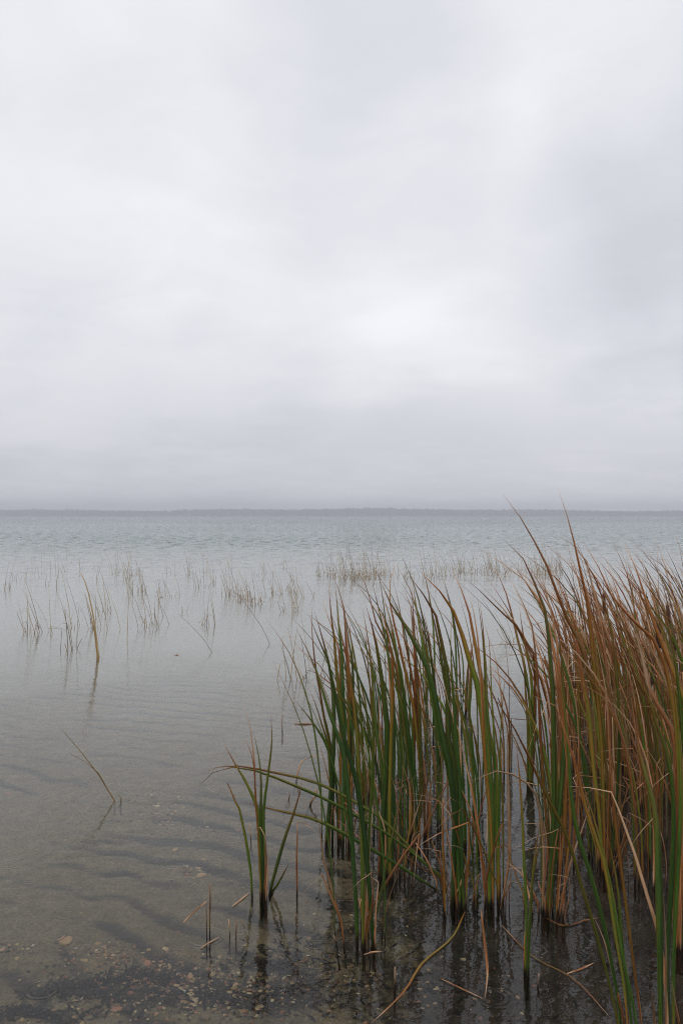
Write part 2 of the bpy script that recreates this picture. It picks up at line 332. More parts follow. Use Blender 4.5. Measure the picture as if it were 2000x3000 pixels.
LITTER = [(-0.70, 2.84, 0.22, 0.055, 1.1), (-0.55, 2.73, 0.34, 0.065, 1.15), (-0.98, 2.64, 0.16, 0.03, 0.6), (-0.90, 2.77, 0.12, 0.04, 0.8), (-0.20, 2.74, 0.30, 0.12, 0.8), (-0.25, 2.95, 0.20, 0.10, 0.6),
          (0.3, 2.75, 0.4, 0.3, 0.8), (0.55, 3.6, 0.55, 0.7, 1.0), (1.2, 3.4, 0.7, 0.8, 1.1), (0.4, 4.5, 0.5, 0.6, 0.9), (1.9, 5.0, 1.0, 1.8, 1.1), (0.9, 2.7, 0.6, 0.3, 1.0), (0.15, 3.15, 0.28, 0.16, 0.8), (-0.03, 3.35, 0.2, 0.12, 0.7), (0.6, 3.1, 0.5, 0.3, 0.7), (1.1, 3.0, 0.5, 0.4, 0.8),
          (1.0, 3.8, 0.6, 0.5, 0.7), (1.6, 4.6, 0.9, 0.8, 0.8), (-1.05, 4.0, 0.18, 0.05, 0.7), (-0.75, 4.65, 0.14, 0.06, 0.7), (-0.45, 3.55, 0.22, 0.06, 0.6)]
def litter_shade_field(X, Y):
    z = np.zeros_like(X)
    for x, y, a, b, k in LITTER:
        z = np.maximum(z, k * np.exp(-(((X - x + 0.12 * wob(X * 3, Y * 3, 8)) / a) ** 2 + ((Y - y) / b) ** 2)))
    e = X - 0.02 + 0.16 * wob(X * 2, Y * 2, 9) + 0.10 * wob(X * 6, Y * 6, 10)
    return np.maximum(z, 0.95 * smooth(-0.12, 0.4, e) * (1 - smooth(7, 10, Y)))  # broad litter under the reeds, darkened further to stand in for their shade
vdepth = np.vectorize(water_depth)
def bed_z(X, Y):
    s, a = ripple_field(X, Y)
    near = 1 - smooth(9, 16, Y)
    return -vdepth(X, Y) + near * (0.018 * a * s + 0.012 * wob(X * 1.7, Y * 1.7, 6))
xs = lines(-2.2, 2.4, 0.03, -1500, 1500, 1.16); ys = lines(1.8, 8.5, 0.03, -30, 1560, 1.14)
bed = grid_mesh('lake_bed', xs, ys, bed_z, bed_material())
X, Y = np.meshgrid(xs, ys); s_, a_ = ripple_field(X, Y)
for nm, v in (('trough', np.clip((0.25 - s_) * 0.8, 0, 1) * a_ * (1 - smooth(9, 16, Y))), ('litter', litter_shade_field(X, Y))):
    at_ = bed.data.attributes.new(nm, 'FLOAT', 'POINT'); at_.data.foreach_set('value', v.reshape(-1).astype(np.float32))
tag(bed, kind='structure')
water = grid_mesh('lake_water', lines(-4, 4, 0.5, -1500, 1500, 1.3), lines(-0.35, 8, 0.5, -0.85, 1545, 1.3), lambda X, Y: X * 0, water_material())
tag(water, kind='structure')
def far_ground():
    m = simple_material('far_bank', [(0.3, (0.06, 0.055, 0.04)), (0.7, (0.12, 0.10, 0.07))], 0.2, 0.95)
    ys_ = np.array([1488, 1500, 1508, 1520, 1560.0]); xs_ = np.linspace(-1500, 1500, 160)
    def z(X, Y): return np.interp(Y, [1488, 1500, 1508, 1520, 1560], [-4.8, -0.4, 1.0, 4.0, 7.0]) + 0.5 * wob(X * 0.02, Y * 0.02, 12)
    o = grid_mesh('far_shore', xs_, ys_, z, m); tag(o, kind='structure')
far_ground()
def far_wood():
    t = (1 + 5 ** 0.5) / 2
    iv = np.array([(-1, t, 0), (1, t, 0), (-1, -t, 0), (1, -t, 0), (0, -1, t), (0, 1, t), (0, -1, -t), (0, 1, -t), (t, 0, -1), (t, 0, 1), (-t, 0, -1), (-t, 0, 1)]); iv = iv / np.linalg.norm(iv[0])
    fc = [(0, 11, 5), (0, 5, 1), (0, 1, 7), (0, 7, 10), (0, 10, 11), (1, 5, 9), (5, 11, 4), (11, 10, 2), (10, 7, 6), (7, 1, 8), (3, 9, 4), (3, 4, 2), (3, 2, 6), (3, 6, 8), (3, 8, 9), (4, 9, 5), (2, 4, 11), (6, 2, 10), (8, 6, 7), (9, 8, 1)]
    V, F, S = [], [], []; r = np.random.default_rng(21)
    for k in range(3600):
        x = r.uniform(-1150, 1150); y = r.uniform(1507, 1552)
        ht = 11.8 + 1.6 * math.sin(x * 0.006 + 1.0) + 0.9 * math.sin(x * 0.021) + r.normal(0, 0.55) + (1.2 if x < 100 else -0.8) * 0.5
        ht = max(ht, 5.5); cw = r.uniform(1.6, 3.4)
        for q in range(3):
            a = iv * (1 + r.uniform(-0.35, 0.35, (12, 1)))
            h0 = ht * r.uniform(0.25, 0.95) if q else ht * 0.86
            c = np.array([x + r.normal(0, cw * 0.5), y + r.normal(0, cw * 0.4), h0])
            b = len(V); V += list(a * np.array([cw, cw, ht * (0.16 if q == 0 else 0.2)]) + c); F += [(i + b, j + b, l_ + b) for i, j, l_ in fc]
            S += [r.uniform()] * 12
    m, n, l = new_mat('far_wood'); aN = N(n, 'ShaderNodeAttribute', attribute_name='seed')
    rp = ramp(n, [(0.0, (0.045, 0.040, 0.032)), (0.5, (0.085, 0.060, 0.042)), (0.8, (0.11, 0.075, 0.04)), (1.0, (0.05, 0.055, 0.03))]); l.new(aN.outputs['Fac'], rp.inputs[0])
    b = N(n, 'ShaderNodeBsdfPrincipled', i_Roughness=0.95); l.new(rp.outputs[0], b.inputs['Base Color'])
    o = n.new('ShaderNodeOutputMaterial'); l.new(b.outputs[0], o.inputs['Surface'])
    ob = mesh_obj('far_woodland', V, F, m, smooth=False, attrs={'seed': S})
    tag(ob, 'low hazy band of woodland along the far shore of the lake', 'woodland', kind='stuff')
far_wood()

# ------------------------------------------------------------------ leaves and stems
def resample(pts, n):
    P = [Vector(p) for p in pts]
    E = [P[0] * 2 - P[1]] + P + [P[-1] * 2 - P[-2]]; dense = []
    for i in range(1, len(E) - 2):
        for k in range(8):
            t = k / 8.0; a, b, c, d = E[i - 1], E[i], E[i + 1], E[i + 2]
            dense.append(0.5 * ((2 * b) + (c - a) * t + (2 * a - 5 * b + 4 * c - d) * t * t + (3 * b - a - 3 * c + d) * t ** 3))
    dense.append(P[-1]); L = [0.0]
    for i in range(1, len(dense)): L.append(L[-1] + (dense[i] - dense[i - 1]).length)
    out, j = [], 0
    for k in range(n):
        s = L[-1] * k / (n - 1)
        while j < len(L) - 2 and L[j + 1] < s: j += 1
        f = (s - L[j]) / max(L[j + 1] - L[j], 1e-9); out.append(dense[j].lerp(dense[j + 1], min(max(f, 0), 1)))
    return out, L[-1]
def blade(name, pts, width, dry, parent, origin, rnd, twist0=0.0, twist1=0.0, thick=0.28, n=15, cut=False, wbase=0.5, straight=False, spine=None):
    "one leaf: a lens-section blade along pts (root to tip), world coordinates, kept relative to origin"
    if straight: path, L = [Vector(p) for p in pts], 1; n = len(path)
    else: path, L = resample(pts, n)
    V, F, al, ac = [], [], [], []
    for i, p in enumerate(path):
        t = i / (n - 1)
        tan = (path[min(i + 1, n - 1)] - path[max(i - 1, 0)]).normalized()
        side = Vector((1, 0, 0)) if abs(tan.x) < 0.9 else Vector((0, 0.2, 1))
        if spine is not None: side = spine
        side = (side - tan * side.dot(tan)).normalized(); nor = tan.cross(side)
        a = twist0 + (twist1 - twist0) * t
        sd = side * math.cos(a) + nor * math.sin(a); nr = tan.cross(sd)
        prof = wbase + (1 - wbase) * min(t / 0.45, 1)
        if not cut and t > 0.52: prof *= max(1 - ((t - 0.52) / 0.48) ** 1.9, 0.03)
        w = width * 0.5 * prof; th = width * 0.5 * thick * (1.5 - t) * max(prof, 0.15)
        V += [p - sd * w - origin, p + nr * th - origin, p + sd * w - origin, p - nr * th * 0.6 - origin]
        al += [t] * 4; ac += [-1, 0, 1, 0]
        if i:
            b = (i - 1) * 4; c = i * 4
            for q in range(4): F.append((b + q, b + (q + 1) % 4, c + (q + 1) % 4, c + q))
    F.append((3, 2, 1, 0)); e = (n - 1) * 4; F.append((e, e + 1, e + 2, e + 3))
    sd_ = rnd.random()
    return mesh_obj(name, V, F, LEAF, parent, True, {'along': al, 'across': ac, 'dry': [dry] * len(V), 'seed': [sd_] * len(V), 'rooted': [0.0 if name == 'floating_leaf' else 1.0] * len(V)})
def tube(name, pts, radii, mat, parent, origin, sides=6, n=None):
    if n: path, _ = resample(pts, n)
    else: path = [Vector(p) for p in pts]
    m = len(path); V, F = [], []
    for i, p in enumerate(path):
        tan = (path[min(i + 1, m - 1)] - path[max(i - 1, 0)]).normalized()
        sx = Vector((1, 0, 0)) if abs(tan.x) < 0.9 else Vector((0, 1, 0))
        sx = (sx - tan * sx.dot(tan)).normalized(); sy = tan.cross(sx)
        f = i / (m - 1); r = np.interp(f, np.linspace(0, 1, len(radii)), radii)
        for k in range(sides):
            a = 2 * math.pi * k / sides; V.append(p + (sx * math.cos(a) + sy * math.sin(a)) * float(r) - origin)
        if i:
            for k in range(sides):
                b = (i - 1) * sides; c = i * sides; F.append((b + k, b + (k + 1) % sides, c + (k + 1) % sides, c + k))
    F.append(tuple(range(sides))[::-1]); F.append(tuple((m - 1) * sides + k for k in range(sides)))
    return mesh_obj(name, V, F, mat, parent)
def rooted(p, y):
    return Vector((p.x, p.y, -water_depth(p.x, p.y) - 0.01))
def grow_leaf(root, org, rnd, x, y, h, bend, width, dry, side, kink=False, name='leaf', sprawl=None):
    dpt = water_depth(x, y); wind = Vector((-1, rnd.uniform(-0.35, 0.35), 0)).normalized()
    out = Vector((math.cos(side), math.sin(side), 0))
    p0 = Vector((x, y, 0)) + out * rnd.uniform(0.01, 0.075)
    pts = [p0 + Vector((0, 0, -dpt))]; pw = rnd.uniform(2.4, 4.2); sp = rnd.uniform(0.0, 0.085)
    if sprawl: sp = sprawl
    for s in (0.12, 0.3, 0.5, 0.68, 0.84, 1.0):
        b = bend * s ** pw
        pts.append(p0 + out * sp * h * s ** 1.2 + wind * b + Vector((0, 0, h * s - 0.35 * b * b / h)))
    if kink:
        k = rnd.randint(3, 5); e = pts[k]; ln = h * rnd.uniform(0.2, 0.45)
        a = rnd.uniform(-0.6, 0.35); dr = Vector((rnd.uniform(-1, 0.7), rnd.uniform(-0.7, 0.7), 0)).normalized()
        pts = pts[:k + 1] + [e + Vector((0, 0, 0.003)), e + dr * ln * 0.03 + Vector((0, 0, a * ln * 0.03)), e + dr * ln * 0.5 + Vector((0, 0, a * ln * 0.5)), e + dr * ln + Vector((0, 0, a * ln - 0.12 * ln))]
    blade(name, pts, width, dry, root, org, rnd, rnd.uniform(-1.0, 1.0), rnd.uniform(-1.1, 1.1), n=24 if kink else 14)
BASES = []
def traced_plant(label, base, leaves, group=None, name='cattail_plant', depth_spread=0.16, seed=0, cat='cattail', tangle=None):
    "leaves: (pixel polyline from the waterline up, width in pixels, dryness[, tip offset in metres])"
    rnd = random.Random(seed + int(base[0]) * 7)
    extra = 4 if name == 'cattail_plant' and len(leaves) > 5 and 950 < base[0] < 1700 else 0
    if tangle is None: tangle = 10 if name == 'cattail_plant' and len(leaves) > 5 and base[1] < 2800 and base[0] > 950 else 0
    b = on_water(*base); Y0 = b.y; BASES.append((b.x, b.y))
    root = empty(name, (b.x, b.y, -water_depth(b.x, b.y))); org = root.location.copy()
    tag(root, label, cat, group)
    for lf in leaves:
        pts, wpx, dry = lf[:3]; dry = dry + rnd.uniform(-0.14, 0.12) * (dry < 0.3) - (0.16 if base == (776, 2630) and dry < 0.4 else 0)
        off = lf[3] if len(lf) > 3 else rnd.uniform(-1, 1) * depth_spread
        y00 = Y0 + rnd.uniform(-0.03, 0.03); n = len(pts); W3 = []
        tot = max(pts[0][1] - pts[-1][1], 1)
        jx = rnd.uniform(-24, 24) if extra else 0
        for (x, y) in pts:
            f = min(max((pts[0][1] - y) / tot, 0), 1.0)
            W3.append(at(x + jx * max(0.0, 1 - 1.6 * f), y, y00 + off * f * f))
        if W3[0].z < 0.05:
            k = W3[0]; dpt = water_depth(k.x, k.y)
            dirn = (W3[0] - W3[1]).normalized(); lean = Vector((dirn.x, dirn.y, 0)) * 0.3 * dpt
            W3.insert(0, Vector((k.x, k.y, 0)) + lean + Vector((0, 0, -dpt)))
        w = wpx * (1.0 if base == (776, 2630) else 0.8) / FPX * Y0
        blade('dead_leaf' if dry > 0.72 else 'leaf', W3, w, dry, root, org, rnd, rnd.uniform(-0.5, 0.5), rnd.uniform(-0.6, 0.6), n=17, wbase=1.0 if name == 'reed_stub' else 0.5, cut=name == 'reed_stub')
    for i in range(extra):            # slim blades filling in round the main ones
        h = rnd.uniform(0.7, 1.1); grow_leaf(root, org, rnd, b.x + rnd.uniform(-.05, .05), b.y + rnd.uniform(0.0, .1), h, h * rnd.uniform(0.05, 0.28), rnd.uniform(0.005, 0.0105), rnd.uniform(-0.1, 0.35), rnd.uniform(0, 6.28))
    for i in range(tangle):           # broken dead leaves at the foot of the plant
        grow_leaf(root, org, rnd, b.x + rnd.uniform(-.05, .05), b.y + rnd.uniform(-.06, .06), rnd.uniform(0.15, 0.62), rnd.uniform(-0.05, 0.12), rnd.uniform(0.0035, 0.008), rnd.choice([0.42, 0.5, 0.55, 0.58, 0.62, 0.75]), rnd.uniform(0, 6.28), kink=rnd.random() < 0.7, name='dead_leaf', sprawl=rnd.uniform(0.1, 0.5))
    return root
G, O, B_, T = -0.10, 0.30, 0.58, 0.80        # green, olive, brown, tan dead
LC = 'tall green leaved cattail clump standing in the lake'
traced_plant('front left green cattail of the main stand, rising straight from clear water', (1080, 2765), [
    ([(1074, 2765), (1066, 2560), (1054, 2400), (1036, 2268), (1013, 2190), (1000, 2127), (975, 2000), (960, 1934), (934, 1875), (905, 1803)], 20, G),
    ([(1057, 2762), (1048, 2600), (1031, 2400), (1023, 2332), (1013, 2242), (993, 2166), (972, 2110), (952, 2051), (934, 1985), (901, 1906), (869, 1845)], 17, G),
    ([(1089, 2760), (1091, 2400), (1094, 2300), (1093, 2150), (1086, 2040), (1078, 1950), (1071, 1870), (1068, 1830)], 11, 0.22),
    ([(1112, 2752), (1130, 2600), (1150, 2450), (1165, 2370), (1178, 2290), (1181, 2240)], 9, 0.1),
    ([(1083, 2762), (1080, 2650), (1076, 2540), (1070, 2460)], 7, T),
    ([(1078, 2764), (1070, 2500), (1058, 2300), (1040, 2100), (1020, 1960), (1000, 1860), (986, 1790)], 15, 0.1),
])
traced_plant('cattail behind the fallen leaves, nearest the open water on the left, with pale bent tips', (992, 2468), [
    ([(975, 2468), (975, 2370), (974, 2255), (960, 2191), (934, 2143), (901, 2097), (865, 2052)], 13, 0.05),
    ([(982, 2468), (979, 2330), (960, 2180), (948, 2143), (927, 2071), (906, 2020)], 9, 0.25),
    ([(986, 2466), (984, 2306), (962, 2166), (949, 2107), (939, 2038), (925, 1960), (916, 1880), (912, 1804), (915, 1770)], 9, 0.38),
    ([(1003, 2468), (1006, 2300), (1008, 2178), (1003, 2000), (1000, 1906), (992, 1830), (987, 1766), (981, 1712)], 18, 0.02),
    ([(1012, 2466), (1016, 2300), (1022, 2150), (1030, 2050), (1034, 1957), (1023, 1893), (1013, 1817), (1008, 1776)], 13, 0.05),
    ([(998, 2467), (1000, 2300), (998, 2110), (990, 2020), (985, 1960), (978, 1860), (968, 1790), (963, 1700)], 15, 0.12),
    ([(1005, 2466), (1004, 2250), (998, 2080), (996, 1950), (990, 1890), (972, 1840), (956, 1795), (943, 1755)], 12, 0.48),
    ([(978, 2467), (985, 2250), (982, 2110), (972, 2000), (960, 1931), (940, 1855), (921, 1792)], 15, 0.04),
    ([(1008, 2467), (1014, 2250), (1018, 2050), (1014, 1900), (1010, 1820), (1003, 1758), (988, 1717), (966, 1668)], 11, 0.42),
    ([(1014, 2466), (1022, 2300), (1027, 2150), (1024, 2000), (1018, 1880), (1006, 1800)], 11, 0.5),
    ([(1000, 2466), (1010, 2380), (1020, 2310), (1040, 2250)], 8, 0.6),
])
traced_plant('green cattail in the middle of the left row with one long brown leaf hanging across', (1131, 2572), [
    ([(1138, 2572), (1136, 2400), (1138, 2330), (1138, 2230), (1136, 2127), (1125, 2050), (1113, 1957), (1096, 1860), (1072, 1776)], 22, 0.0),
    ([(1122, 2568), (1117, 2400), (1113, 2255), (1102, 2166), (1098, 2100), (1090, 1990), (1080, 1890), (1062, 1782)], 12, 0.12),
    ([(1128, 2570), (1130, 2400), (1140, 2200), (1148, 2080), (1150, 1990), (1145, 1900), (1128, 1830), (1106, 1770), (1082, 1764)], 13, 0.35),
    ([(1142, 2570), (1148, 2400), (1152, 2250), (1150, 2100), (1140, 1990), (1130, 1900), (1067, 1842), (1030, 1818), (1000, 1803)], 9, 0.66),
    ([(1135, 2571), (1142, 2350), (1150, 2150), (1148, 2000), (1128, 1870), (1108, 1780), (1090, 1705)], 15, 0.03),
    ([(1126, 2570), (1120, 2480), (1104, 2380), (1088, 2300)], 8, 0.7),
])
traced_plant('cattail with orange brown outer leaf and dark base, centre of the left row', (1219, 2458), [
    ([(1220, 2458), (1220, 2400), (1220, 2255), (1217, 2127), (1217, 2000), (1215, 1930), (1208, 1830), (1200, 1760), (1181, 1725)], 15, 0.5),
    ([(1228, 2456), (1232, 2300), (1230, 2150), (1222, 2000), (1215, 1890), (1210, 1800), (1204, 1703)], 12, 0.25),
    ([(1212, 2456), (1204, 2300), (1194, 2170), (1184, 2060), (1172, 1960), (1150, 1880), (1128, 1820), (1114, 1770)], 14, 0.08),
    ([(1224, 2457), (1230, 2330), (1226, 2200), (1208, 2060), (1180, 1940), (1160, 1850), (1146, 1790), (1139, 1726), (1158, 1644)], 11, 0.42),
    ([(1215, 2457), (1212, 2330), (1196, 2200), (1180, 2090), (1166, 1980), (1140, 1900), (1110, 1840), (1092, 1800), (1076, 1722), (1034, 1657)], 10, 0.32),
    ([(1222, 2457), (1226, 2300), (1218, 2100), (1200, 1950), (1182, 1860), (1170, 1780), (1152, 1703)], 10, 0.5),
    ([(1216, 2457), (1206, 2380), (1190, 2320), (1168, 2280)], 8, 0.75),
    ([(1226, 2457), (1244, 2380), (1262, 2300), (1290, 2240)], 7, 0.72),
])
traced_plant('broad leaved green cattail whose widest blade ends in a brown tip, centre front', (1337, 2658), [
    ([(1337, 2658), (1338, 2400), (1333, 2332), (1315, 2230), (1289, 2127), (1276, 2051), (1251, 1957), (1235, 1925), (1200, 1855), (1170, 1810), (1138, 1758), (1113, 1702)], 25, 0.0),
    ([(1346, 2656), (1343, 2400), (1343, 2280), (1335, 2178), (1330, 2076), (1322, 1957), (1319, 1880), (1321, 1815)], 13, 0.03),
    ([(1326, 2657), (1320, 2400), (1307, 2268), (1294, 2204), (1276, 2127), (1262, 2020), (1240, 1900), (1222, 1800), (1206, 1690)], 17, 0.05),
    ([(1342, 2657), (1340, 2450), (1328, 2255), (1310, 2153), (1312, 2000), (1302, 1930), (1287, 1855), (1276, 1804), (1256, 1763), (1230, 1730), (1198, 1686)], 21, 0.28),
    ([(1332, 2657), (1336, 2400), (1330, 2200), (1312, 2050), (1296, 1960), (1280, 1860), (1262, 1790), (1250, 1700)], 14, 0.1),
    ([(1350, 2656), (1352, 2450), (1350, 2300), (1345, 2150), (1318, 2080), (1300, 2000)], 8, 0.72),
])
traced_plant('dark green cattail leaning left with a drooping brown tip, beside the gap of open water', (1440, 2645), [
    ([(1438, 2645), (1440, 2400), (1430, 2281), (1424, 2204), (1414, 2100), (1396, 2000), (1376, 1939), (1358, 1876), (1343, 1830), (1322, 1779), (1297, 1743), (1266, 1708), (1234, 1680)], 25, 0.08),
    ([(1450, 2643), (1450, 2400), (1447, 2230), (1430, 2153), (1418, 2050), (1409, 1983), (1394, 1906), (1384, 1850), (1375, 1800), (1363, 1763), (1343, 1707), (1324, 1670)], 18, 0.25),
    ([(1446, 2644), (1446, 2400), (1436, 2230), (1426, 2076), (1422, 1957), (1417, 1880), (1412, 1820), (1404, 1764)], 13, 0.0),
    ([(1454, 2643), (1456, 2400), (1450, 2200), (1440, 2060), (1436, 1960), (1434, 1893), (1426, 1855), (1416, 1818)], 8, 0.05),
    ([(1434, 2644), (1430, 2400), (1418, 2230), (1412, 2060), (1404, 1930), (1396, 1850), (1386, 1790), (1370, 1730)], 11, 0.5),
    ([(1448, 2643), (1458, 2380), (1462, 2250), (1466, 2130), (1472, 2050), (1478, 1985), (1482, 1950)], 7, 0.06),
    ([(1430, 2644), (1410, 2480), (1388, 2350), (1362, 2230), (1345, 2150)], 10, 0.68),
    ([(1455, 2643), (1480, 2520), (1486, 2400), (1486, 2230), (1484, 2128)], 11, 0.86),
])
traced_plant('slim cattail standing alone in the gap, one green leaf bowing left above the water', (1550, 2300), [
    ([(1550, 2300), (1552, 2200), (1552, 2076), (1539, 1970), (1528, 1919), (1516, 1876), (1504, 1824), (1493, 1779), (1483, 1743), (1465, 1699), (1440, 1652)], 10, 0.25),
    ([(1556, 2300), (1560, 2130), (1556, 2000), (1545, 1930), (1530, 1850), (1520, 1780)], 11, 0.15),
    ([(1544, 2300), (1546, 2150), (1538, 2020), (1534, 1950), (1530, 1910)], 10, 0.3),
    ([(1558, 2299), (1566, 2150), (1566, 2040), (1562, 1914), (1532, 1870), (1501, 1817), (1470, 1796), (1445, 1771), (1404, 1730), (1365, 1697)], 11, 0.56),
    ([(1548, 2300), (1530, 2220), (1500, 2150), (1470, 2100)], 6, 0.75),
])
traced_plant('small yellowish cattail shoot behind the leaning cattail, dark submerged foot', (1368, 2085), [
    ([(1364, 2085), (1368, 1990), (1374, 1930), (1385, 1880)], 10, 0.35), ([(1372, 2085), (1376, 1990), (1382, 1900), (1390, 1860)], 9, 0.4),
    ([(1361, 2085), (1361, 2015), (1352, 1960)], 5, 0.66), ([(1375, 2085), (1380, 2000), (1376, 1900)], 7, 0.2),
])
traced_plant('lone small cattail in clear water left of the stand, with a bent orange leaf', (776, 2630), [
    ([(764, 2628), (764, 2420), (764, 2268), (753, 2191), (741, 2140)], 9, 0.1),
    ([(774, 2630), (770, 2500), (766, 2380), (764, 2306), (762, 2240)], 9, 0.18),
    ([(772, 2628), (776, 2500), (772, 2383), (783, 2287), (795, 2191), (796, 2141), (792, 2088)], 8, 0.12),
    ([(768, 2628), (764, 2480), (760, 2390), (745, 2344), (714, 2279), (684, 2230), (656, 2176)], 11, 0.14),
    ([(766, 2628), (758, 2450), (749, 2363), (745, 2230), (735, 2153), (729, 2110), (706, 2052)], 5, 0.5),
    ([(764, 2628), (756, 2440), (748, 2320), (742, 2230), (722, 2172), (715, 2163), (708, 2170), (693, 2192)], 6, 0.42),
    ([(789, 2630), (806, 2555), (833, 2459), (860, 2383), (875, 2333), (888, 2280)], 10, 0.34),
    ([(794, 2628), (808, 2600), (826, 2568), (847, 2527)], 9, 0.3),
    ([(775, 2628), (779, 2536), (777, 2455), (766, 2430), (753, 2411), (749, 2430), (745, 2458)], 6, 0.7),
    ([(737, 2592), (727, 2500), (708, 2400), (695, 2350), (688, 2345), (676, 2315), (664, 2287), (668, 2300), (672, 2326)], 8, 0.34),
    ([(780, 2628), (784, 2570), (786, 2520), (790, 2490)], 5, 0.8),
])
fallen = traced_plant('fallen olive cattail lying across to the left, tips drooping over water', (1300, 2600), [
    ([(1305, 2590), (1237, 2524), (1141, 2448), (1097, 2421), (959, 2344), (864, 2302), (768, 2264), (691, 2247), (640, 2258), (602, 2276), (578, 2306)], 13, 0.22, 0.0),
    ([(1300, 2592), (1230, 2515), (1150, 2430), (1097, 2383), (940, 2298), (825, 2268), (691, 2243), (626, 2250), (580, 2273)], 11, 0.26, 0.05),
    ([(1335, 2655), (1205, 2560), (1062, 2473), (950, 2412), (902, 2394), (768, 2364), (703, 2347)], 14, 0.12, -0.02),
    ([(1300, 2588), (1237, 2545), (1190, 2512), (1157, 2486)], 7, 0.5, 0.0),
])
traced_plant('slender two bladed green cattail in front of the stand, dark reflection beneath it', (1541, 2855), [
    ([(1538, 2855), (1541, 2700), (1538, 2600), (1533, 2500), (1529, 2400), (1519, 2255), (1508, 2168)], 12, 0.05),
    ([(1546, 2855), (1549, 2740), (1556, 2620), (1564, 2520), (1576, 2440), (1582, 2395)], 11, 0.1),
    ([(1543, 2855), (1552, 2690), (1562, 2560), (1578, 2480), (1598, 2395)], 8, 0.12),
    ([(1535, 2855), (1537, 2740), (1545, 2650)], 7, 0.6),
])
traced_plant('wide based cattail with thick yellow green blades in the stand, front middle right', (1612, 2680), [
    ([(1599, 2680), (1612, 2560), (1621, 2400), (1622, 2250), (1620, 2100), (1616, 2000), (1608, 1900), (1599, 1802), (1572, 1725), (1542, 1660), (1515, 1607), (1477, 1582)], 22, 0.22),
    ([(1614, 2680), (1626, 2540), (1638, 2400), (1650, 2230), (1652, 2100), (1648, 2000), (1640, 1900), (1630, 1820)], 19, 0.2),
    ([(1622, 2679), (1634, 2520), (1646, 2400), (1650, 2250), (1638, 2060), (1620, 1900), (1596, 1800), (1560, 1725), (1515, 1683), (1457, 1641), (1403, 1607)], 12, 0.58),
    ([(1630, 2678), (1640, 2560), (1656, 2450), (1660, 2330), (1650, 2150), (1640, 2000), (1630, 1880), (1612, 1790), (1600, 1740), (1590, 1700), (1565, 1637)], 11, 0.55),
    ([(1604, 2680), (1598, 2500), (1588, 2330), (1580, 2150), (1575, 2000), (1560, 1850), (1545, 1790), (1526, 1760), (1502, 1708)], 12, 0.5),
    ([(1610, 2680), (1602, 2560), (1590, 2450), (1570, 2330), (1535, 2290), (1470, 2258), (1400, 2280), (1362, 2297)], 11, 0.9),
    ([(1618, 2680), (1660, 2540), (1700, 2440), (1730, 2350)], 8, 0.78),
])
traced_plant('cattail leaning in from the bottom right with a long fan of olive and orange blades', (1842, 3040), [
    ([(1812, 3020), (1774, 2846), (1736, 2703), (1704, 2604), (1666, 2464), (1634, 2400), (1600, 2330), (1550, 2225), (1530, 2170), (1490, 2112), (1437, 2023), (1410, 2006)], 13, 0.3),
    ([(1818, 3020), (1806, 2910), (1780, 2767), (1755, 2655), (1723, 2543), (1690, 2440), (1672, 2330), (1664, 2200), (1655, 2100), (1640, 2000), (1620, 1900)], 16, 0.08),
    ([(1838, 3020), (1825, 2878), (1800, 2730), (1777, 2575), (1755, 2480), (1723, 2400), (1690, 2260), (1655, 2150), (1635, 2080), (1600, 2045), (1556, 2036)], 14, 0.34),
    ([(1864, 3020), (1850, 2926), (1825, 2815), (1803, 2687), (1780, 2560), (1745, 2420), (1716, 2330), (1700, 2270)], 12, 0.06),
    ([(1880, 3020), (1857, 2846), (1841, 2719), (1822, 2575), (1800, 2400), (1790, 2300), (1785, 2200), (1776, 2050), (1760, 1950), (1740, 1850)], 12, 0.5),
    ([(1830, 3020), (1800, 2880), (1770, 2760), (1740, 2690)], 9, 0.62),
    ([(1850, 3020), (1836, 2900), (1822, 2770), (1810, 2620), (1790, 2500), (1770, 2420)], 11, 0.14),
])
traced_plant('broad dark green cattail at the bottom right corner, nearest plant to the viewer', (1945, 3040), [
    ([(1934, 3020), (1931, 2720), (1927, 2530), (1921, 2400), (1906, 2320), (1890, 2270), (1873, 2210), (1858, 2120), (1850, 2060)], 30, 0.04),
    ([(1960, 3020), (1953, 2815), (1966, 2590), (1972, 2400), (1964, 2260), (1945, 2180), (1929, 2140), (1906, 2070), (1875, 1980)], 22, 0.02),
    ([(1972, 3020), (1972, 2800), (1980, 2620), (1990, 2430), (1992, 2250), (1984, 2120), (1970, 2000), (1948, 1880)], 16, 0.1),
    ([(1948, 3020), (1950, 2820), (1946, 2700), (1942, 2620)], 8, 0.85),
    ([(1955, 3020), (1940, 2800), (1918, 2700), (1889, 2607), (1851, 2480), (1819, 2400), (1800, 2330), (1755, 2312), (1700, 2306), (1660, 2303)], 13, 0.88),
    ([(1918, 3020), (1912, 2960), (1908, 2900)], 10, 0.8),
    ([(1990, 3020), (1980, 2960), (1968, 2880)], 9, 0.7),
])
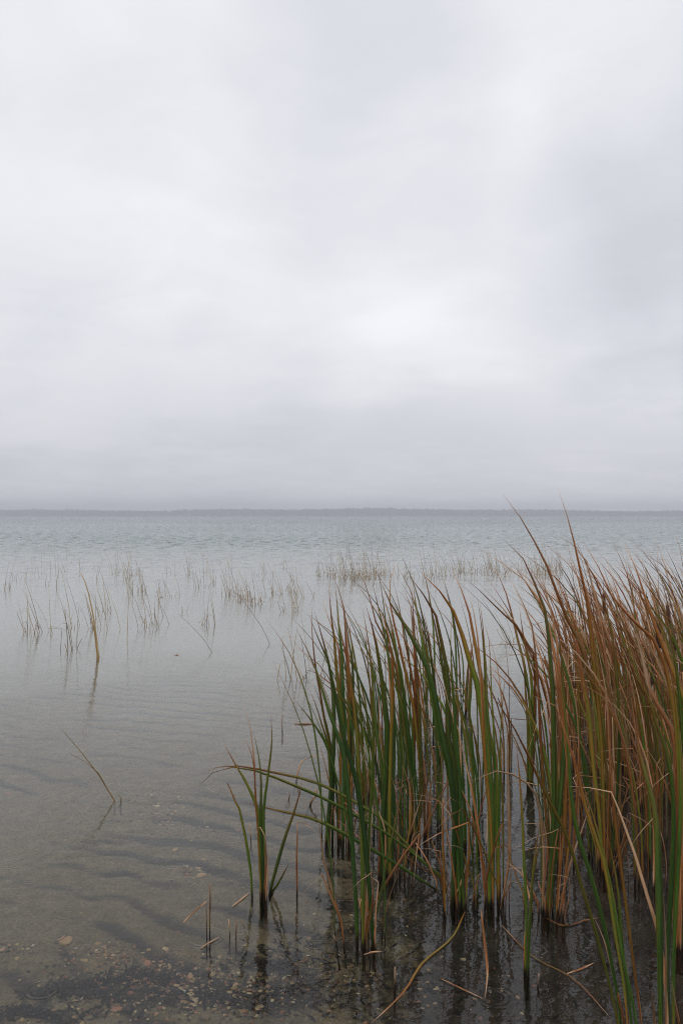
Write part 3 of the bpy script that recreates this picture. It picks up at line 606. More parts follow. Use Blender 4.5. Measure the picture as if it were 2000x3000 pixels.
traced_plant('tall cattail whose two brown tips rise highest above the far shoreline', (1775, 2560), [
    ([(1770, 2560), (1768, 2400), (1762, 2200), (1750, 2050), (1736, 1930), (1728, 1840), (1718, 1756), (1698, 1668), (1683, 1599), (1660, 1511), (1634, 1434)], 14, 0.42),
    ([(1782, 2560), (1786, 2400), (1770, 2200), (1745, 2040), (1722, 1960), (1702, 1897), (1672, 1832), (1645, 1783), (1618, 1698), (1591, 1637), (1561, 1580), (1515, 1503), (1472, 1447)], 14, 0.46),
    ([(1776, 2560), (1782, 2350), (1788, 2150), (1780, 2000), (1768, 1880), (1750, 1780), (1735, 1720), (1720, 1650), (1690, 1600), (1649, 1584), (1606, 1556)], 10, 0.6),
    ([(1786, 2558), (1800, 2400), (1810, 2250), (1812, 2080), (1800, 1960), (1780, 1850)], 14, 0.12),
    ([(1766, 2560), (1756, 2400), (1738, 2250), (1726, 2100), (1700, 1960), (1683, 1848), (1645, 1787), (1626, 1744), (1594, 1712)], 22, 0.36),
    ([(1772, 2560), (1760, 2420), (1740, 2300)], 8, 0.75),
])
traced_plant('cattail at the right edge with a broad tan leaf arching down, paler than its neighbours', (1985, 2780), [
    ([(1975, 2780), (1976, 2400), (1980, 2280), (1977, 2191), (1962, 2127), (1931, 2076), (1901, 2025), (1888, 1960), (1870, 1890), (1851, 1836), (1820, 1806)], 24, 0.62),
    ([(1990, 2780), (1994, 2400), (1990, 2200), (1975, 2080), (1955, 2010), (1930, 1950), (1908, 1900), (1886, 1860), (1866, 1819)], 17, 0.74),
    ([(2020, 2780), (2040, 2400), (2020, 2120), (1974, 1974), (1951, 1917), (1905, 1802), (1875, 1706), (1852, 1640), (1828, 1589)], 24, 0.32),
    ([(1982, 2780), (1990, 2400), (1980, 2150), (1958, 2000), (1930, 1900), (1880, 1840), (1821, 1790), (1802, 1767), (1775, 1714), (1744, 1645), (1705, 1584)], 16, 0.36),
    ([(2000, 2780), (2010, 2450), (2000, 2200), (1990, 2050), (1975, 1930), (1955, 1830), (1940, 1760)], 15, 0.1),
])

# ------------------------------------------------------------------ the rest of the stand: individual plants grown in place
def grown_plant(x, y, label, group, rnd, height, dryness, nl, nd, spike=0.0):
    org = Vector((x, y, -water_depth(x, y))); root = empty('cattail_plant', org)
    tag(root, label, 'cattail', group)
    for i in range(nl):
        h = height * rnd.uniform(0.72, 1.06); d = min(max(rnd.gauss(dryness, 0.24), 0.0), 0.8)
        grow_leaf(root, org, rnd, x, y, h, h * rnd.uniform(0.06, 0.38), rnd.uniform(0.0065, 0.0145), d, rnd.uniform(0, 6.28))
    for i in range(nd):
        grow_leaf(root, org, rnd, x, y, height * rnd.uniform(0.25, 0.85), rnd.uniform(0.0, 0.2), rnd.uniform(0.0035, 0.009), rnd.choice([0.45, 0.52, 0.58, 0.60, 0.64, 0.8, 1.0]), rnd.uniform(0, 6.28), kink=rnd.random() < 0.75, name='dead_leaf')
    if rnd.random() < spike: cattail_spike(root, org, x + rnd.uniform(-.02, .02), y, height * rnd.uniform(0.6, 0.72), rnd)
    return root
def cattail_spike(root, org, x, y, top, rnd, ln=None, rad=None):
    ln = ln or rnd.uniform(0.09, 0.15); rad = rad or rnd.uniform(0.008, 0.011); dx = rnd.uniform(-0.05, 0.0)
    dpt = water_depth(x, y)
    P = lambda z: Vector((x + dx * (z / top) ** 2, y, z))
    st = tube('stalk', [P(0) - Vector((0, 0, dpt)), P(0.0), P(top * 0.5), P(top - ln)], [0.0045, 0.004, 0.003], LEAFSTALK, root, org, 6, 8)
    zs = [top - ln * (1 - f) for f in (0, 0.03, 0.1, 0.5, 0.9, 0.97, 1.0)]
    tube('seed_spike', [P(z) for z in zs], [rad * k for k in (0.35, 0.8, 1, 1.03, 0.97, 0.75, 0.3)], SPIKE, root, org, 8)
    tube('spike_tip', [P(top - 0.002), P(top + 0.03), P(top + rnd.uniform(0.05, 0.09))], [0.002, 0.0015, 0.0008], LEAFSTALK, root, org, 5)
LEAFSTALK = simple_material('cattail_stalk', [(0.3, (0.10, 0.075, 0.03)), (0.7, (0.22, 0.14, 0.07))], 9, 0.6)
rs = random.Random(77)
def free(x, y, gap):
    return all((x - a) ** 2 + (y - b) ** 2 > gap * gap for a, b in BASES)
# plants of the middle row, standing behind the traced ones
MID = [(1075, 2330, 1.02, 0.25), (1158, 2360, 1.06, 0.2), (1190, 2290, 1.1, 0.3), (1262, 2180, 1.1, 0.42), (1110, 2230, 1.1, 0.25),
       (1300, 2230, 1.15, 0.3), (1400, 2350, 1.05, 0.3), (1245, 2095, 1.15, 0.45), (1480, 2260, 0.8, 0.6), (1170, 2140, 1.15, 0.4), (1040, 2300, 0.95, 0.3), (1095, 2420, 0.9, 0.2), (1170, 2500, 0.92, 0.15), (1270, 2420, 0.95, 0.35), (1375, 2480, 0.95, 0.3), (1330, 2130, 1.1, 0.4)]
def tone(d): return 'mostly green' if d < 0.28 else 'olive' if d < 0.42 else 'olive brown' if d < 0.54 else 'russet'
def mid_label(x, d, h):
    w = 'left end' if x < 1080 else 'left half' if x < 1165 else 'middle' if x < 1240 else 'right of middle' if x < 1280 else 'right half' if x < 1350 else 'right end' if x < 1480 else 'in the gap'
    return '%s %s cattail, back of left row, %s' % ('taller' if h > 1.07 else 'shorter', tone(d), w)
def stand_label(xp, Y, h, d, sp):
    z = ('beside the gap' if xp < 1640 else 'below the highest tips' if xp < 1760 else 'under seed spikes' if xp < 1890 else 'at the right edge' if xp < 2010 else 'beyond the right edge')
    r = 'front' if Y < 4.2 else 'inner' if Y < 5.0 else 'rear' if Y < 5.9 else 'hindmost'
    return '%s %s cattail%s, right stand %s rank, %s' % ('short' if h < 1.14 else 'tall' if h > 1.27 else 'middling', tone(d), ' with spike' if sp else '', r, z)
for x_, y_, h_, d_ in MID:
    p = on_water(x_, y_); BASES.append((p.x, p.y))
    grown_plant(p.x, p.y, mid_label(x_, d_, h_), 'cattails at the back of the left row', rs, h_, d_ - 0.3, 5, 5)
n_stand = 0; tries = 0
while n_stand < 102 and tries < 6000:
    tries += 1
    Y_ = rs.uniform(3.35, 6.5); edge = 1598 + (Y_ - 3.3) * 14 + rs.gauss(0, 14)
    xl = (edge - 1000) / FPX * Y_; X_ = rs.uniform(xl, 3.3)
    gap = 0.115 if Y_ > 4.2 else 0.15
    if not free(X_, Y_, gap): continue
    xp = 1000 + X_ / Y_ * FPX
    if xp > 2380: continue
    BASES.append((X_, Y_)); n_stand += 1
    right = xp > 1780
    hh = rs.uniform(1.02, 1.33) + (0.05 if right else 0)
    gr = 'cattails of the dense right stand'
    dr, nl, nd = (0.32, 5, 7) if Y_ < 4.2 else (0.48, 5, 8) if Y_ < 5.5 else (0.56, 4, 5)
    dr = dr + rs.uniform(-0.12, 0.1); sp = rs.random() < 0.05
    grown_plant(X_, Y_, stand_label(xp, Y_, hh, dr, sp), gr, rs, hh, dr, nl, nd, 1.0 if sp else 0.0)
# the spikes that show plainly, each on a stalk of its own plant
for (x_, y0, y1, Yd, lb) in [(1735, 1829, 1917, 4.3, 'cattail with a dark brown seed spike left of all the other spikes'),
                            (1777, 1737, 1798, 5.0, 'cattail with a slim dark seed spike high in the stand, second spike from the left'),
                            (1951, 1825, 1898, 3.9, 'cattail with the thickest dark seed spike, near the right edge'),
                            (1978, 1771, 1825, 4.6, 'cattail with a dark seed spike just above the thickest one at the right edge'),
                            (1909, 1746, 1783, 5.3, 'cattail with a short seed spike showing small behind the tips'),
                            (1892, 1820, 1868, 4.9, 'cattail with a short blunt seed spike beside the pale arching leaf')]:
    top, bot = at(x_, y0, Yd), at(x_, y1, Yd)
    org = Vector((top.x, Yd, -water_depth(top.x, Yd))); root = empty('cattail_plant', org); tag(root, lb, 'cattail', 'cattails with seed spikes')
    cattail_spike(root, org, top.x, Yd, top.z, random.Random(int(x_)), top.z - bot.z, 0.010 if x_ != 1951 else 0.0125)
    rr = random.Random(int(x_))
    for i in range(4): grow_leaf(root, org, rr, top.x, Yd, rr.uniform(0.9, 1.25), rr.uniform(0.1, 0.35), rr.uniform(0.009, 0.015), rr.uniform(0.3, 0.6), rr.uniform(0, 6.28))

# ------------------------------------------------------------------ dead leaves afloat
def floating(label, pix, wpx, dry, z=0.004, ends=None, dead=True):
    pts = [on_water(x, y, z) for x, y in pix]
    for i, dz in (ends or {}).items():
        x, y = pix[i]; Y0 = pts[i].y; pts[i] = at(x, y, on_water(x, y + dz).y)
    org = pts[0].copy(); rnd = random.Random(int(pix[0][0]))
    w = wpx / FPX * pts[0].y
    o = blade('floating_leaf', pts, w, dry, None, org, rnd, 0, 0.1, n=14, wbase=0.6, spine=None)
    o.location = org; tag(o, label, 'dead leaf', 'dead leaves afloat')
floating('long yellow and brown leaf afloat, running down to the bottom edge', [(1361, 2671), (1322, 2748), (1237, 2820), (1182, 2906), (1085, 3000)], 7, 0.42)
floating('straight pinkish tan leaf afloat pointing at the viewer', [(1408, 2665), (1416, 2740), (1427, 2840), (1420, 2925)], 7, 0.6)
floating('thin short brown leaf afloat left of the pinkish tan one', [(1293, 2868), (1350, 2895), (1420, 2928)], 6, 0.75)
floating('dark grey brown stalk afloat in the shade under the slender cattail', [(1470, 2712), (1560, 2802), (1680, 2868), (1790, 2985)], 5, 0.45)
floating('small pinkish leaf afloat near the lone small cattail', [(680, 2655), (705, 2636), (733, 2612)], 6, 0.9)
floating('small pale reddish leaf tip afloat beside the two upright stubs', [(588, 2777), (615, 2760), (645, 2744)], 6, 0.92)
floating('orange tan leaf afloat under the front cattail base', [(1066, 2796), (1090, 2790), (1120, 2787)], 6, 0.9)
floating('reddish brown bent leaf afloat in front of the thick yellow green cattail', [(1600, 2690), (1650, 2712), (1700, 2700), (1755, 2688)], 7, 0.55)
floating('tan leaf afloat to the right of the slender cattail', [(1660, 2852), (1700, 2838), (1740, 2820)], 7, 0.7)
floating('fine dark sliver afloat on open water left of the stand', [(862, 2120), (890, 2121), (930, 2120)], 4, 0.68)
floating('tiny dark sliver afloat among the far rushes', [(467, 1750), (475, 1749), (484, 1750)], 3, 0.6)
floating('dark twig of leaf afloat on the still water, far left of centre', [(506, 1920), (518, 1919), (530, 1920)], 3, 0.6)
traced_plant('pale tan leaf hanging down into the water left of the front cattail', (994, 2692), [
    ([(994, 2692), (978, 2631), (962, 2570), (948, 2517), (938, 2440), (932, 2383)], 9, 0.85)], name='cattail_leaf', cat='dead leaf')
traced_plant('folded dark brown leaf standing left of the cattail row', (872, 2610), [
    ([(870, 2610), (869, 2520), (871, 2430), (872, 2404), (880, 2405), (915, 2428), (940, 2452)], 7, 0.68)], name='cattail_leaf', cat='dead leaf')
traced_plant('thin dry leaf bent like an arch, left of the row above the fallen leaves', (868, 2290), [
    ([(868, 2290), (876, 2250), (886, 2228), (905, 2220), (930, 2213), (955, 2208)], 5, 0.8)], name='cattail_leaf', cat='dead leaf')
traced_plant('pair of upright cut stubs with a bent dead leaf, left of the lone small cattail', (612, 2730), [
    ([(615, 2730), (615, 2690), (616, 2640), (615, 2586)], 5, 0.36, 0.0), ([(606, 2728), (605, 2690), (604, 2645)], 4, 0.34, 0.0),
    ([(604, 2642), (580, 2662), (555, 2685), (537, 2703)], 4, 0.6, -0.05)], name='reed_stub', cat='reed stub')
for i, (x_, y_, pl, lb) in enumerate([
        (673, 2738, [(673, 2738), (672, 2715), (670, 2692)], 'single thin brown stub in front of the lone small cattail'),
        (692, 2740, [(692, 2740), (693, 2705), (696, 2688), (708, 2700), (718, 2720)], 'curled brown stub in front of the lone small cattail'),
        (985, 2770, [(985, 2770), (982, 2755), (976, 2740)], 'small orange stub left of the front cattail'),
        (733, 2455, [(735, 2455), (732, 2430), (731, 2412)], 'short red brown stub behind the lone small cattail'),
        (845, 2345, [(845, 2346), (850, 2335), (843, 2322)], 'tiny orange stub left of the row, above the fallen leaf'),
        (1156, 2895, [(1156, 2896), (1156, 2860), (1157, 2832)], 'upright orange brown stub right of the front cattail base'),
        (1574, 2905, [(1574, 2906), (1576, 2875), (1578, 2852)], 'upright orange stub right of the slender cattail'),
        (908, 2360, [(908, 2362), (922, 2335), (927, 2312)], 'red brown stub in the tangle at the left end of the row'),
        (827, 2140, [(827, 2141), (826, 2120), (827, 2096)], 'thin straight stub alone in open water')]):
    traced_plant(lb, (x_, y_), [(pl, 8 if i in (2, 5, 6, 7) else 4, 0.66, 0.0)], name='reed_stub', cat='reed stub')

# ------------------------------------------------------------------ bulrush tufts in the middle distance
def rush_stem(root, org, pts, r0, rnd, kink=False):
    tube('stem', pts, [r0, r0 * 0.9, r0 * 0.35], RUSH, root, org, 5)
def rush_tuft(base, n, height, lean, label, group, rnd, spread_=0.10, r0=0.0032, bent=0.3, name='bulrush_tuft'):
    b = on_water(*base); org = Vector((b.x, b.y, -water_depth(b.x, b.y))); root = empty(name, org)
    tag(root, label, 'bulrush', group)
    for i in range(n):
        p = Vector((b.x + rnd.gauss(0, spread_), b.y + rnd.gauss(0, spread_ * 1.5), 0)); dpt = water_depth(p.x, p.y)
        h = height * rnd.uniform(0.3, 1.05); ln = lean + rnd.gauss(0, 0.14); dy = rnd.gauss(0, 0.12)
        if n == 1: h, ln = height, lean
        pts = [p + Vector((-ln * -0.1 * dpt, 0, -dpt)), p]
        if rnd.random() < bent and n > 1:
            h0 = h * rnd.uniform(0.2, 0.6); k = p + Vector((ln * h0, dy * h0, h0)); d = rnd.choice([-1, 1]); l2 = h * rnd.uniform(0.2, 0.4)
            pts += [k, k + Vector((d * l2 * 0.8, rnd.uniform(-.4, .4) * l2, rnd.uniform(-0.9, 0.2) * l2))]
            if pts[-1].z < 0: pts[-1].z = 0.0
        else:
            for s in (0.35, 0.7, 1.0): pts.append(p + Vector((ln * h * s ** 1.3, dy * h * s, h * s)))
        rush_stem(root, org, pts, r0 * rnd.uniform(0.6, 1.2), rnd)
    for i in range(n // 2 if n > 4 else 0):         # broken golden stubs round the foot
        p = Vector((b.x + rnd.gauss(0, spread_ * 0.8), b.y + rnd.gauss(0, spread_), 0)); h = rnd.uniform(0.03, 0.14)
        k = p + Vector((rnd.uniform(-.6, .6) * h, 0, h)); pts = [p - Vector((0, 0, 0.1)), p, k]
        if rnd.random() < 0.5: pts.append(k + Vector((rnd.uniform(-.1, .1), rnd.uniform(-.05, .05), rnd.uniform(-0.8, 0.1) * h)))
        tube('stub', pts, [r0 * 1.15, r0 * 1.1, r0 * 0.8], RUSHFOOT, root, org, 5)
    return root
rb = random.Random(31)
KEY = [((24, 1726), 6, 0.75, 0.03, 'loose bulrush tuft at the left edge below the open lake'), ((137, 1710), 3, 0.8, 0.07, 'thin bulrush trio leaning right, near the left edge'),
       ((171, 1718), 3, 0.85, 0.06, 'bulrush with a dark curved stem, third tuft in from the left edge'), ((108, 1856), 7, 0.75, -0.33, 'near bulrush tuft leaning left with a dark tangled foot'),
       ((77, 1852), 5, 0.5, -0.2, 'broken bulrush stems forming an open triangle near the left edge'), ((131, 1858), 1, 0.6, -0.01, 'single upright bulrush stem at left, right of the tangled foot'),
       ((204, 1903), 6, 0.65, -0.06, 'near bulrush tuft with pale bent base, left of the dark stem'), ((205, 1836), 5, 0.75, -0.12, 'bulrush tuft with long leaning stems behind the pale bent one'),
       ((262, 1840), 9, 0.7, -0.14, 'pair of small bulrush tufts with yellow feet, just left of the dark stem'), ((319, 1792), 7, 0.8, -0.15, 'faint pale bulrush tuft right of the dark stem'),
       ((373, 1878), 1, 0.75, 0.03, 'single upright bulrush stem right of the dark stem'), ((399, 1826), 1, 0.8, -0.45, 'single bulrush stem leaning far left'),
       ((437, 1836), 9, 0.8, -0.33, 'bulrush tuft with curled pale foot and stems leaning left'), ((411, 1735), 12, 0.7, -0.12, 'dense upright bulrush tuft in the left half, dark stems'),
       ((379, 1697), 6, 0.8, -0.05, 'tall thin bulrush tuft behind the dense left one'), ((462, 1805), 4, 0.75, -0.05, 'slim pair of upright bulrush stems left of centre'),
       ((494, 1748), 8, 0.75, -0.2, 'bulrush tuft with stems swept left, right of the slim pair'), ((533, 1792), 3, 0.2, -0.1, 'low broken bulrush bent into a small arch'),
       ((603, 1830), 6, 0.45, -0.1, 'low pale bulrush tuft with a horizontal broken stem'), ((615, 1919), 1, 0.42, -0.9, 'single bulrush stem sloping steeply left in open water'),
       ((765, 1885), 1, 0.6, -0.65, 'single faint bulrush stem sloping left, right of the sloping one'), ((679, 1744), 14, 0.85, -0.16, 'dense bulrush tuft at left of the densest group in mid water'),
       ((712, 1757), 16, 0.75, -0.15, 'densest bulrush tuft in mid water with golden feet'), ((753, 1769), 14, 0.6, -0.2, 'bulrush tuft at the near side of the densest group'),
       ((797, 1738), 10, 0.7, -0.22, 'bulrush tuft right of the densest group, stems swept left'), ((855, 1732), 10, 0.7, -0.25, 'bulrush tuft between the densest group and the cattails'),
       ((856, 1788), 9, 0.6, -0.2, 'near thin bulrush tuft left of the cattail tips'), ((884, 1750), 9, 0.55, -0.3, 'bulrush tuft partly behind the first cattail tips'),
       ((881, 1984), 9, 0.75, -0.08, 'nearest bulrush tuft with a brushy yellow foot beside the cattails'), ((1493, 1880), 5, 0.5, -0.5, 'bulrush stems leaning left in the gap between the two cattail groups'),
       ((238, 1668), 4, 0.6, -0.02, 'small far bulrush tuft at left, near the wind ripples'), ((282, 1700), 4, 0.6, 0.0, 'upright far bulrush pair behind the dark stem'),
       ((348, 1680), 8, 0.7, -0.02, 'far scruffy bulrush tuft in the left half'), ((555, 1687), 5, 0.8, -0.15, 'far thin bulrush tuft left of centre'), ((587, 1719), 7, 0.7, -0.18, 'bulrush tuft left of the densest group'),
       ((628, 1710), 5, 0.7, -0.12, 'thin bulrush tuft behind the densest group on its left')]
for b_, n_, h_, l_, lb in KEY:
    rush_tuft(b_, n_, h_, l_, lb, 'bulrush tufts in mid water', rb, 0.05 if n_ < 7 else 0.11, bent=0.28)
# the one dark, thicker stem
b_ = on_water(289, 1924); org_ = Vector((b_.x, b_.y, -water_depth(b_.x, b_.y))); rt = empty('bulrush_tuft', org_)
tag(rt, 'dark thick bulrush stem bowing left, tallest of the rushes on the left', 'bulrush', 'bulrush tufts in mid water')
for px_, r_ in (([(289, 1924), (283, 1870), (273, 1800), (262, 1745), (250, 1705), (236, 1678)], 0.0095), ([(285, 1920), (277, 1850), (264, 1790), (250, 1740)], 0.006), ([(291, 1922), (286, 1890), (280, 1850)], 0.006)):
    P = [at(x, y, b_.y) for x, y in px_]; rush_stem(rt, org_, [P[0] - Vector((0, 0, 0.4))] + P, r_, rb)
# near single rush leaning left over the sand ripples
b_ = on_water(337, 2347); org_ = Vector((b_.x, b_.y, -water_depth(b_.x, b_.y))); rt = empty('bulrush_tuft', org_)
tag(rt, 'single dry rush leaning left over the sand ripples, nearest rush to the viewer', 'bulrush')
for px_, r_ in (([(337, 2347), (325, 2328), (290, 2270), (240, 2205), (182, 2137)], 0.0042), ([(335, 2346), (290, 2265), (250, 2232), (205, 2207)], 0.0022), ([(354, 2350), (356, 2340), (346, 2326)], 0.004)):
    P = [at(x, y, b_.y) for x, y in px_]; rush_stem(rt, org_, [P[0] - Vector((0.0, 0, 0.2))] + P, r_, rb)
BAND = []
for i in range(40):
    x_ = rb.uniform(880, 1640); y_ = rb.gauss(1686, 6) if x_ < 1300 else rb.gauss(1676, 7)
    BAND.append((x_, y_))
for i in range(9): BAND.append((rb.gauss(1040, 28), rb.gauss(1693, 4)))
def band_label(x, n, h):
    z = 'left of the cattail tips' if x < 960 else 'golden footed clump' if x < 1110 else 'behind the middle cattail tips' if x < 1270 else 'behind the gap' if x < 1450 else 'behind the right stand'
    return '%s %s bulrush tuft in far line, %s' % ('sparse' if n < 8 else 'fuller' if n < 11 else 'thick', 'low' if h < 0.73 else 'tall' if h > 0.87 else 'brown', z)
for i, (x_, y_) in enumerate(BAND):
    nb, hb = rb.randint(6, 12), rb.uniform(0.6, 1.0)
    rush_tuft((x_, y_), nb, hb, -0.2, band_label(x_, nb, hb), 'far line of bulrushes', rb, 0.18, 0.0032, 0.45)
for i in range(16):
    x_ = rb.uniform(-60, 860); y_ = rb.uniform(1660, 1700)
    ns = rb.randint(2, 5)
    rush_tuft((x_, y_), ns, rb.uniform(0.5, 0.85), -0.1, '%s faint bulrush stems beside wind ripples, %s' % (['two', 'three', 'four', 'five'][ns - 2], 'far left' if x_ < 250 else 'left of the densest tufts' if x_ < 600 else 'behind the densest tufts'), 'sparse far bulrush stems', rb, 0.15, 0.0028, 0.25)

# ------------------------------------------------------------------ stones and gravel on the bed
def stone_mesh(name, r, rnd):
    t = (1 + 5 ** 0.5) / 2; V = []
    iv = [(-1, t, 0), (1, t, 0), (-1, -t, 0), (1, -t, 0), (0, -1, t), (0, 1, t), (0, -1, -t), (0, 1, -t), (t, 0, -1), (t, 0, 1), (-t, 0, -1), (-t, 0, 1)]
    sx, sy, sz = rnd.uniform(0.8, 1.3), rnd.uniform(0.7, 1.1), rnd.uniform(0.4, 0.65)
    for v in iv:
        k = r / 1.9 * rnd.uniform(0.7, 1.25); V.append((v[0] * k * sx, v[1] * k * sy, v[2] * k * sz))
    return V
ICO = [(0, 11, 5), (0, 5, 1), (0, 1, 7), (0, 7, 10), (0, 10, 11), (1, 5, 9), (5, 11, 4), (11, 10, 2), (10, 7, 6), (7, 1, 8), (3, 9, 4), (3, 4, 2), (3, 2, 6), (3, 6, 8), (3, 8, 9), (4, 9, 5), (2, 4, 11), (6, 2, 10), (8, 6, 7), (9, 8, 1)]
def on_bed(x, y):
    "where the refracted line of sight through this pixel meets the lake bed"
    p = on_water(x, y); d = ray(x, y).normalized(); st = math.hypot(d.x, d.y) / 1.333; ct = math.sqrt(1 - st * st)
    h = Vector((d.x, d.y, 0)).normalized(); dp = water_depth(p.x, p.y)
    q = p + h * dp * st / ct
    z = float(bed_z(np.array([[q.x]]), np.array([[q.y]]))[0, 0])
    return Vector((q.x, q.y, z))
rk = random.Random(9)
STN = [(300, 2870, 16, 'rust coloured pebble inside the dark litter patch'), (690, 2880, 24, 'brown stone below the curled brown stub'), (760, 2940, 30, 'broad tan stone near the bottom edge, below the lone small cattail'), (395, 2880, 14, 'tiny yellow pebble in the dark litter patch'), (432, 2820, 30, 'round buff stone on the bed, largest pale stone at bottom left'), (250, 2815, 26, 'yellowish stone on the bed right beside the dark leaf litter'), (195, 2757, 56, 'flat reddish brown stone on the bed at bottom left'),
       (470, 2823, 17, 'small buff stone just right of the round buff one'), (438, 2775, 20, 'pale yellow stone behind the round buff one'), (485, 2778, 22, 'pinkish stone next to the pale yellow one'),
       (557, 2855, 26, 'tan stone on the bed below the two upright stubs'), (217, 2805, 15, 'small pinkish stone left of the yellowish one'), (595, 2895, 18, 'grey tan stone low in the gravel patch'), (515, 2497, 40, 'flat ochre stone half sunk in sand, upper gravel patch'),
       (590, 2570, 36, 'ochre stone behind the two upright stubs'), (10, 2785, 26, 'yellow stone cut by the left edge'), (28, 2770, 20, 'pale stone just inside the left edge'), (515, 2381, 22, 'white shell like stone in the farther gravel patch'),
       (462, 2365, 24, 'ochre stone left of the white shell like one'), (258, 2367, 16, 'buff stone alone left of the leaning rush'), (24, 2330, 20, 'pale stone near the left edge among ripples'), (610, 2420, 18, 'yellow stone right of the white shell like one'),
       (130, 2755, 18, 'whitish stone left of the flat reddish brown one'), (1075, 2893, 18, 'small ochre stone in the dark litter below the front cattail'), (600, 2522, 18, 'whitish stone at the top of the ochre stone group'),
       (340, 2960, 40, 'broad brown stone at the bottom edge'), (640, 2820, 20, 'tan stone right of the stubs in the gravel'), (600, 2985, 44, 'reddish stone at the bottom edge right of the broad brown one')]
for x_, y_, d_, lb in STN:
    p = on_bed(x_, y_); r_ = d_ * 0.5 / FPX * p.y
    o = mesh_obj('lake_stone', stone_mesh('s', r_, rk), ICO, STONE, loc=p + Vector((0, 0, r_ * 0.3)))
    o.rotation_euler = (rk.uniform(-.2, .2), rk.uniform(-.2, .2), rk.uniform(0, 6.28)); md = o.modifiers.new('round', 'SUBSURF'); md.levels = md.render_levels = 1
    tag(o, lb, 'stone', 'stones on the lake bed')
V, F, S = [], [], []
PATCH = [(480, 2890, 330, 70, 900), (850, 2900, 260, 80, 400), (330, 2830, 150, 45, 260), (520, 2850, 130, 60, 420), (560, 2930, 200, 60, 420), (560, 2560, 70, 40, 120), (480, 2390, 110, 30, 240), (560, 2430, 90, 25, 120), (40, 2780, 60, 30, 60), (250, 2790, 120, 30, 150),
         (900, 2850, 200, 90, 220), (1050, 2700, 150, 90, 120), (420, 2340, 160, 20, 120), (200, 2980, 160, 30, 160), (1300, 2900, 250, 80, 160)]
for cx_, cy_, sx_, sy_, n_ in PATCH:
    for i in range(int(n_ * 0.95)):
        x_, y_ = rk.gauss(cx_, sx_ * 0.6), rk.gauss(cy_, sy_ * 0.6)
        if y_ < 2250: continue
        p = on_bed(x_, min(y_, 3060)); r_ = 0.0022 + 0.008 * rk.random() ** 2.2 + (0.006 if rk.random() < 0.05 else 0)
        b = len(V); sd = rk.random(); V += [(v[0] + p.x, v[1] + p.y, v[2] + p.z + r_ * 0.1) for v in stone_mesh('g', r_, rk)]
        F += [(i_ + b, j_ + b, k_ + b) for i_, j_, k_ in ICO]; S += [sd] * 12
def gravel_material():
    m, n, l = new_mat('gravel'); a = N(n, 'ShaderNodeAttribute', attribute_name='seed')
    r = ramp(n, [(0.0, (0.03, 0.025, 0.02)), (0.35, (0.085, 0.06, 0.04)), (0.65, (0.25, 0.10, 0.05)), (0.86, (0.36, 0.26, 0.12)), (0.985, (0.48, 0.38, 0.21)), (1.0, (0.5, 0.48, 0.42))]); l.new(a.outputs['Fac'], r.inputs[0])
    b = N(n, 'ShaderNodeBsdfPrincipled', i_Roughness=0.75); l.new(r.outputs[0], b.inputs['Base Color'])
    o = n.new('ShaderNodeOutputMaterial'); l.new(b.outputs[0], o.inputs['Surface']); return m
g_ = mesh_obj('gravel', V, F, gravel_material(), attrs={'seed': S})
tag(g_, 'mixed fine gravel strewn over the shallow lake bed', 'gravel', kind='stuff')

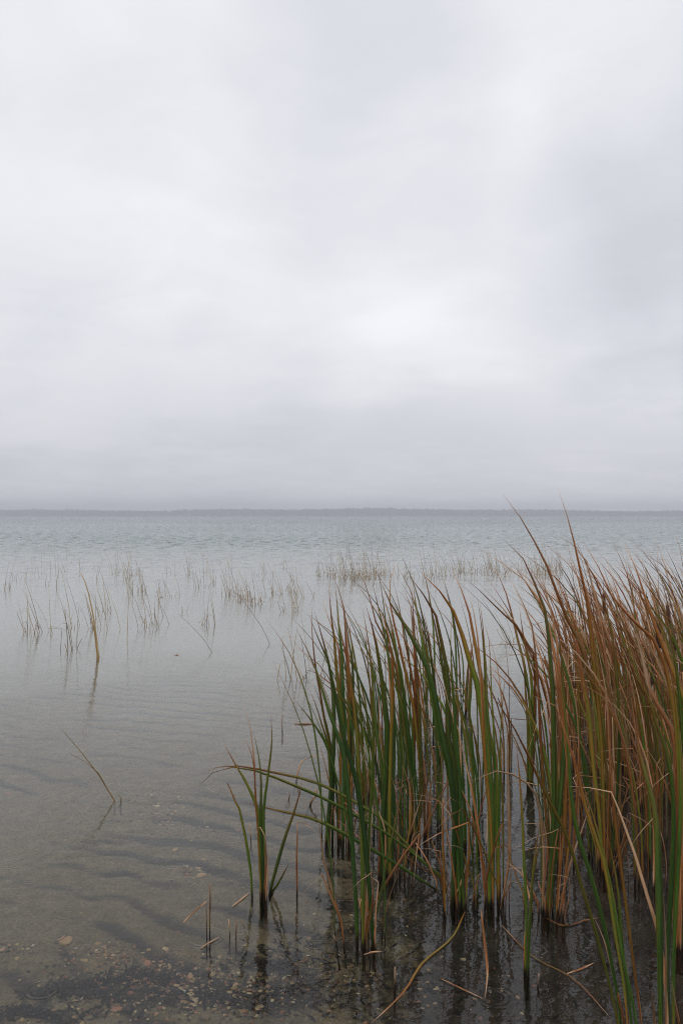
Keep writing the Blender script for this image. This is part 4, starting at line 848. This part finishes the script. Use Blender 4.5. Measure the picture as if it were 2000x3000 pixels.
# ------------------------------------------------------------------ sunken leaf litter
LITM = simple_material('sunken_litter', [(0.3, (0.010, 0.008, 0.007)), (0.6, (0.030, 0.018, 0.010)), (0.8, (0.060, 0.032, 0.014))], 9, 0.8)
V, F = [], []
for i in range(2600):
    if i < 1300: q = rk.choice(LITTER[:8]); x_, y_ = rk.gauss(q[0], q[2] * 0.55), rk.gauss(q[1], q[3] * 0.6)
    else: x_, y_ = rk.uniform(-0.05, 2.2), rk.uniform(2.45, 5.5)
    z_ = float(bed_z(np.array([[x_]]), np.array([[y_]]))[0, 0]) + rk.uniform(0.001, 0.008)
    a = rk.uniform(0, 6.28); ln = rk.uniform(0.006, 0.035); w = rk.uniform(0.002, 0.006); c, s0 = math.cos(a), math.sin(a); b = len(V)
    for f, wz in ((-1, 0.3), (-0.3, 1), (0.4, 0.9), (1, 0.2)):
        zz = z_ + rk.uniform(-0.003, 0.006)
        V += [(x_ + c * ln * f - s0 * w * wz, y_ + s0 * ln * f + c * w * wz, zz), (x_ + c * ln * f + s0 * w * wz, y_ + s0 * ln * f - c * w * wz, zz + 0.001), (x_ + c * ln * f, y_ + s0 * ln * f, zz - 0.002)]
    for k in range(3):
        for q in range(3): F.append((b + k * 3 + q, b + k * 3 + (q + 1) % 3, b + k * 3 + 3 + (q + 1) % 3, b + k * 3 + 3 + q))
tag(mesh_obj('leaf_litter', V, F, LITM), 'dark sunken leaf litter drifted over the lake bed', 'leaf litter', kind='stuff')

# ------------------------------------------------------------------ air
def haze():
    x, y0, y1, z0, z1 = 1560, -40, 1600, -7.5, 22
    v = [(-x, y0, z0), (x, y0, z0), (x, y1, z0), (-x, y1, z0), (-x, y0, z1), (x, y0, z1), (x, y1, z1), (-x, y1, z1)]
    f = [(0, 3, 2, 1), (4, 5, 6, 7), (0, 1, 5, 4), (1, 2, 6, 5), (2, 3, 7, 6), (3, 0, 4, 7)]
    m, n, l = new_mat('haze'); p = N(n, 'ShaderNodeVolumePrincipled', i_Density=0.00115, i_Anisotropy=0.0)
    p.inputs['Color'].default_value = (0.905, 0.928, 1.0, 1)
    o = n.new('ShaderNodeOutputMaterial'); l.new(p.outputs[0], o.inputs['Volume'])
    tag(mesh_obj('haze', v, f, m, smooth=False), 'thin pale mist over the whole lake', 'haze', kind='stuff')
haze()
# ------------------------------------------------------------------ look-alikes: say which one, from left to right
same = {}
for o in bpy.data.objects:
    if o.parent is None and o.get('label') and o.get('group'): same.setdefault(o['label'], []).append(o)
for lb, os_ in same.items():
    if len(os_) < 2: continue
    os_.sort(key=lambda o: o.location.x / max(o.location.y, 0.1)); k = len(os_)
    words = {2: ['left one', 'right one'], 3: ['leftmost', 'middle one', 'rightmost'], 4: ['leftmost', 'second from left', 'third from left', 'rightmost']}.get(k, ['leftmost', 'second from left', 'third from left', 'fourth from left', 'fifth from left', 'sixth from left', 'seventh from left'])
    for o, w in zip(os_, words): o['label'] = lb + ', ' + w
